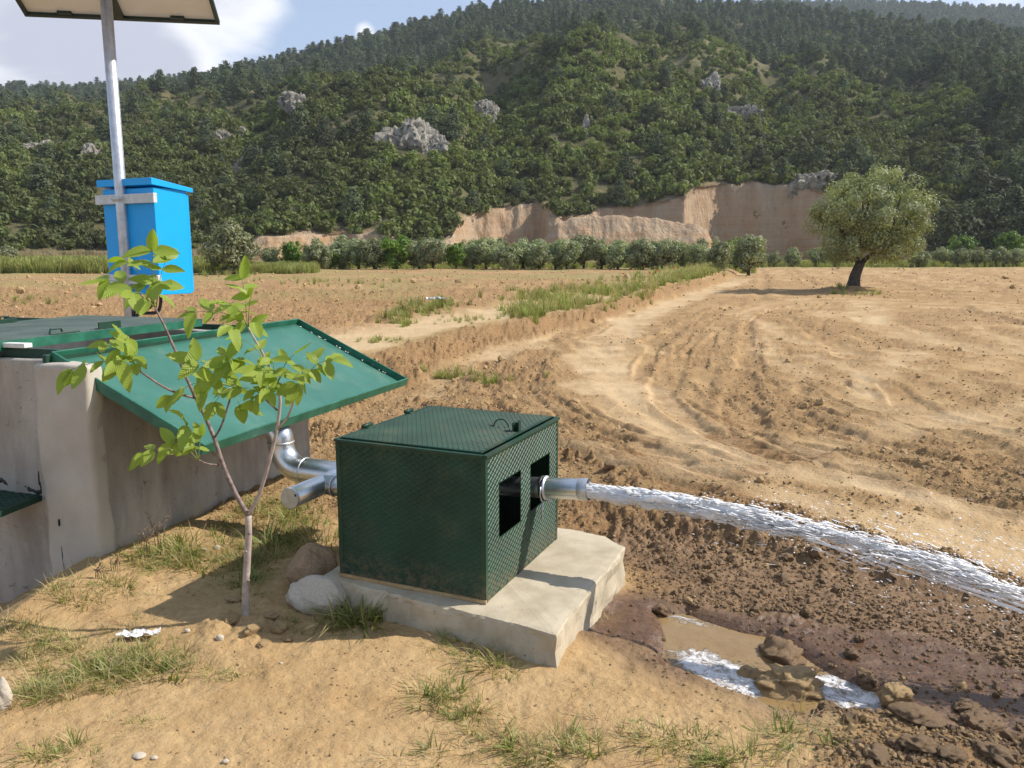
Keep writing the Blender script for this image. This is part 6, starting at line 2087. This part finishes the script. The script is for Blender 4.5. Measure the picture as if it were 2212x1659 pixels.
# ------------------------------------------------------------------ grass
def grass():
    rng = np.random.default_rng(4000)
    G = [blade_tuft('tuft_%d' % i, 4100 + i, 22, 0.066, 0.13, M['grass'], 1.35, 0.0026) for i in range(5)]
    S = [blade_tuft('dry_tuft_%d' % i, 4200 + i, 16, 0.09, 0.14, M['straw'], 1.7, 0.0018) for i in range(3)]
    shapes = [proto('g', me) for me in G + S]
    # (photo x, y, rx, ry, count, size, share dry)
    zones = [(60, 1420, 90, 50, 90, .8, .35), (150, 1390, 60, 25, 40, .8, .3), (230, 1450, 110, 45, 150, 1.0, .2), (330, 1430, 70, 35, 80, 1.0, .15), (60, 1500, 70, 35, 80, .9, .2), (140, 1490, 60, 30, 40, .8, .3), (130, 1630, 60, 20, 30, .9, .2), (300, 1560, 70, 22, 25, .6, .4),
             (520, 1455, 55, 25, 22, .7, .4), (60, 1375, 80, 25, 60, .9, .4), (150, 1300, 90, 20, 60, .9, .5), (230, 1265, 70, 20, 60, .9, .5), (310, 1225, 60, 18, 60, 1.0, .4), (400, 1205, 70, 30, 120, 1.2, .15), (480, 1150, 60, 30, 60, .9, .4), (540, 1110, 40, 30, 40, 1.0, .4),
             (610, 1150, 60, 55, 170, 1.3, .15), (640, 1110, 60, 40, 60, 1.0, .5), (570, 1190, 80, 40, 110, 1.1, .3), (690, 1180, 40, 45, 60, 1.2, .3), (540, 1240, 50, 40, 70, 1.1, .1), (500, 1215, 50, 20, 40, 1.0, .3),
             (760, 1340, 45, 28, 60, 1.9, .05), (820, 1330, 60, 18, 26, 1.7, .1), (890, 1340, 40, 20, 16, 1.6, .1), (640, 1350, 40, 20, 20, .9, .4), (740, 1290, 20, 15, 12, 1.6, .1),
             (940, 1395, 50, 14, 22, .8, .3), (1040, 1420, 60, 28, 50, 1.0, .2), (1100, 1440, 50, 22, 28, 1.0, .2), (960, 1500, 70, 40, 90, 1.0, .25), (1000, 1550, 70, 40, 60, .9, .3), (1100, 1590, 80, 45, 70, .9, .3), (1250, 1600, 120, 50, 90, .9, .3), (1180, 1640, 90, 25, 50, 1.0, .2), (1450, 1610, 90, 40, 60, 1.0, .3), (1560, 1640, 80, 25, 50, 1.1, .2), (1700, 1620, 80, 45, 45, 1.0, .4), (1260, 1490, 30, 12, 10, .8, .3), (1360, 1580, 25, 14, 12, .8, .2), (930, 1640, 60, 25, 26, .8, .5), (1750, 1575, 90, 20, 20, 1.0, .6),
             (1385, 1310, 60, 16, 8, .7, .3), (280, 1370, 120, 60, 60, .7, .6), (420, 1440, 60, 30, 30, .8, .4)]
    P, I, Z = [], [], []
    for px, py, rx, ry, n, s, dry in zones:
        for k in range(int(n * (0.43 if px < 880 else 0.24))):
            a, b = rng.normal(size=2) * 0.52
            q = gz(px + a * rx, py + b * ry)
            P.append(q[:2]); I.append(int(rng.integers(5, 8)) if rng.uniform() < dry + .18 else int(rng.integers(0, 5))); Z.append(s * rng.uniform(.55, 1.25))
    P = np.array(P); z = gh(P[:, 0], P[:, 1])
    tw = (P[:, 0] + 2.16) * TN[0] + (P[:, 1] - 3.84) * TN[1]
    ins = poly_sd(P[:, 0], P[:, 1], [(-0.90, 3.5), (0.19, 2.92), (0.59, 3.88), (0.5, 4.07), (-0.43, 4.55)])
    ok = (tw > 0.02) & (ins < -0.012) & (np.maximum(poly_sd(P[:, 0], P[:, 1], PUDDLE), poly_sd(P[:, 0], P[:, 1], MUD) - .1) < 0)
    n = len(P)
    rot, scl = scatter_args(rng, n, 1, 1, 0.35)
    scl = scl * np.array(Z)[:, None]
    scatter('grass', shapes, np.stack([P[:, 0], P[:, 1], z - 0.004], -1)[ok], rot[ok], scl[ok], np.array(I)[ok], 'short green and dry grass round the tank, sapling and slab', 'grass')
    # verge along the bank and weeds on the ploughed field
    VG = [blade_tuft('verge_%d' % i, 4300 + i, 30, 0.50, 0.35, M['grass'], 0.5, 0.010, i == 2) for i in range(3)] + [blade_tuft('verge_dry_%d' % i, 4320 + i, 22, 0.55, 0.35, M['straw'], 0.45, 0.007, True) for i in range(2)]
    P, I, Z = [], [], []
    for k in range(2300):
        f = rng.uniform() ** 0.8
        y = 15 + 50 * f
        d = rng.normal() * 0.38 + 0.9 + 0.02 * (y - 15) + (rng.exponential() * .8 if rng.uniform() < .2 else 0)
        x = np.interp(y, BANK_Y, BANK_X) - d / .93
        den = (0.15 + 0.85 * float(sstep(15.5, 22, y))) * float(sstep(-0.32, 0.05, vnoise(x * .8, y * .45, 4400)))
        if rng.uniform() > den * (0.5 if y < 18 else 1): continue
        P.append((x, y)); I.append(int(rng.integers(3, 5)) if rng.uniform() < .28 else int(rng.integers(0, 3))); Z.append(rng.uniform(.5, 1.25) * (0.5 + .011 * (y - 15)))
    for px, py, rx, ry, n, s in ((900, 668, 60, 10, 90, .45), (860, 690, 35, 8, 40, .42), (950, 662, 40, 7, 50, .42), (1180, 640, 90, 10, 150, .55), (1290, 625, 110, 10, 130, .55), (1140, 675, 40, 10, 60, .7), (1000, 690, 60, 8, 30, .3), (830, 735, 60, 6, 30, .25), (980, 762, 60, 6, 40, .25), (1060, 770, 60, 6, 30, .25), (1860, 628, 60, 5, 26, .45), (1815, 625, 25, 4, 14, .6), (60, 655, 120, 12, 60, .35), (700, 610, 200, 8, 60, .5), (480, 590, 80, 6, 60, .8)):
        for k in range(n):
            a, b = rng.normal(size=2) * .5
            q = gz(px + a * rx, py + b * ry, 0.3 if px < 1350 else 0.0)
            P.append(q[:2]); I.append(int(rng.integers(3, 5)) if rng.uniform() < .15 else int(rng.integers(0, 3))); Z.append(s * rng.uniform(.6, 1.2))
    P = np.array(P); z = gh(P[:, 0], P[:, 1]); n = len(P)
    rot, scl = scatter_args(rng, n, 1, 1, 0.12)
    scl = scl * np.array(Z)[:, None]
    scatter('verge_grass', [proto('v', me) for me in VG], np.stack([P[:, 0], P[:, 1], z - 0.02], -1), rot, scl, np.array(I), 'tall grass and weeds on the bank between the two fields', 'grass')
    # standing crop and meadow along the far left edge, grass under the orchard
    CR = [blade_tuft('crop_%d' % i, 4500 + i, 34, 0.85, 0.8, M['wheat'], 0.18, 0.016, True) for i in range(3)]
    P, Z = [], []
    for k in range(5200):
        y = rng.uniform(52, 66); x = -y * rng.uniform(0.24, 0.78)
        P.append((x, y)); Z.append(rng.uniform(.75, 1.15) * (1.0 if x < -y * .33 else 0.65))
    for k in range(3000):
        y = rng.uniform(67.5, 84); x = y * rng.uniform(-0.35, 0.30)
        P.append((x, y)); Z.append(rng.uniform(.25, .55))
    for k in range(2600):
        y = rng.uniform(97, 125); x = y * rng.uniform(0.28, 0.8)
        P.append((x, y)); Z.append(rng.uniform(.4, .9))
    P = np.array(P); z = gh(P[:, 0], P[:, 1]) * (1 - sstep(120, 170, P[:, 1])); n = len(P)
    rot, scl = scatter_args(rng, n, 1, 1, 0.08)
    scl = scl * np.array(Z)[:, None]
    scatter('meadow_grass', [proto('m', me) for me in CR], np.stack([P[:, 0], P[:, 1], z - 0.03], -1), rot, scl, rng.integers(0, 3, n), 'tall pale green crop and meadow grass at the far field edge', 'grass')
    # a few single weeds against the wall
    for k, (px, py, hpx, lab) in enumerate(((320, 1195, 75, 'tall dry weed before the shaded tank wall, left of two'), (345, 1175, 95, 'tall dry weed before the shaded tank wall, right of two'), (215, 1240, 40, 'small dry weed at the column foot'), (250, 1225, 42, 'small thin weed right of the column'))):
        q = pg(px, py + 10); m = q[1] / FPX
        mb = MB(); r = random.Random(k)
        for j in range(5):
            a = r.uniform(-.5, .5); L_ = hpx * m * r.uniform(.55, 1)
            pts = [q + v3((.01 * j - .02, 0, -.01)), q + v3((a * .1 * L_ + .01 * j - .02, 0, L_ * .5)), q + v3((a * .6 * L_, -.01, L_))]
            mb.tube(pts, [.0022, .0016, .0008], 5)
            for h in range(4):
                f = .55 + .12 * h; b0 = pts[1] * (1 - (f - .5) * 2) + pts[2] * (f - .5) * 2
                mb.tube([b0, b0 + v3((r.uniform(-.025, .025), r.uniform(-.01, .01), .02))], [.0025, .001], 4)
        o = mb.build('dry_weed', M['wood'], None, True); tag(o, lab, 'weed', 'dry weeds by the wall')
    # poppies in the verge
    spots = [(1392, 582), (1420, 600), (1368, 598), (1345, 612), (1402, 622), (1455, 590)]
    for k, (px, py) in enumerate(spots):
        q = pg(px, py + 14); hh = 0.55
        t = empty('poppy', q, 'single red poppy in the grassy bank, %s from the left' % ordinal(sorted(spots).index((px, py))), 'flower', 'poppies on the bank')
        mb = MB(); mb.tube([q - ZU * .02, q + ZU * hh], .004, 5); mb.build('stem', M['shoot'], t)
        mb = MB(); n = 8
        vs = [q + ZU * (hh - .01)] + [q + ZU * (hh + .03 + .012 * (i % 2)) + v3((.055 * math.cos(6.283 * i / n), .055 * math.sin(6.283 * i / n), 0)) for i in range(n)]
        mb.add(vs, [(0, 1 + i, 1 + (i + 1) % n) for i in range(n)]); mb.build('petals', M['poppy'], t)


grass()


# ------------------------------------------------------------------ air
def haze():
    mb = MB(); mb.box((0, 850, 228), (3950, 0, 0), (0, 910, 0), (0, 0, 232))
    m = bpy.data.materials.new('haze_air'); m.use_nodes = True
    nt = m.node_tree; nt.nodes.clear()
    out = nt.nodes.new('ShaderNodeOutputMaterial'); pv = nt.nodes.new('ShaderNodeVolumePrincipled')
    pv.inputs['Color'].default_value = (0.80, 0.88, 1.0, 1)
    pv.inputs['Density'].default_value = 0.00014
    pv.inputs['Anisotropy'].default_value = 0.2
    nt.links.new(pv.outputs[0], out.inputs['Volume'])
    o = mb.build('haze', m, None); o['kind'] = 'stuff'
    tag(o, 'thin blue haze over the valley and hill', 'haze')


haze()
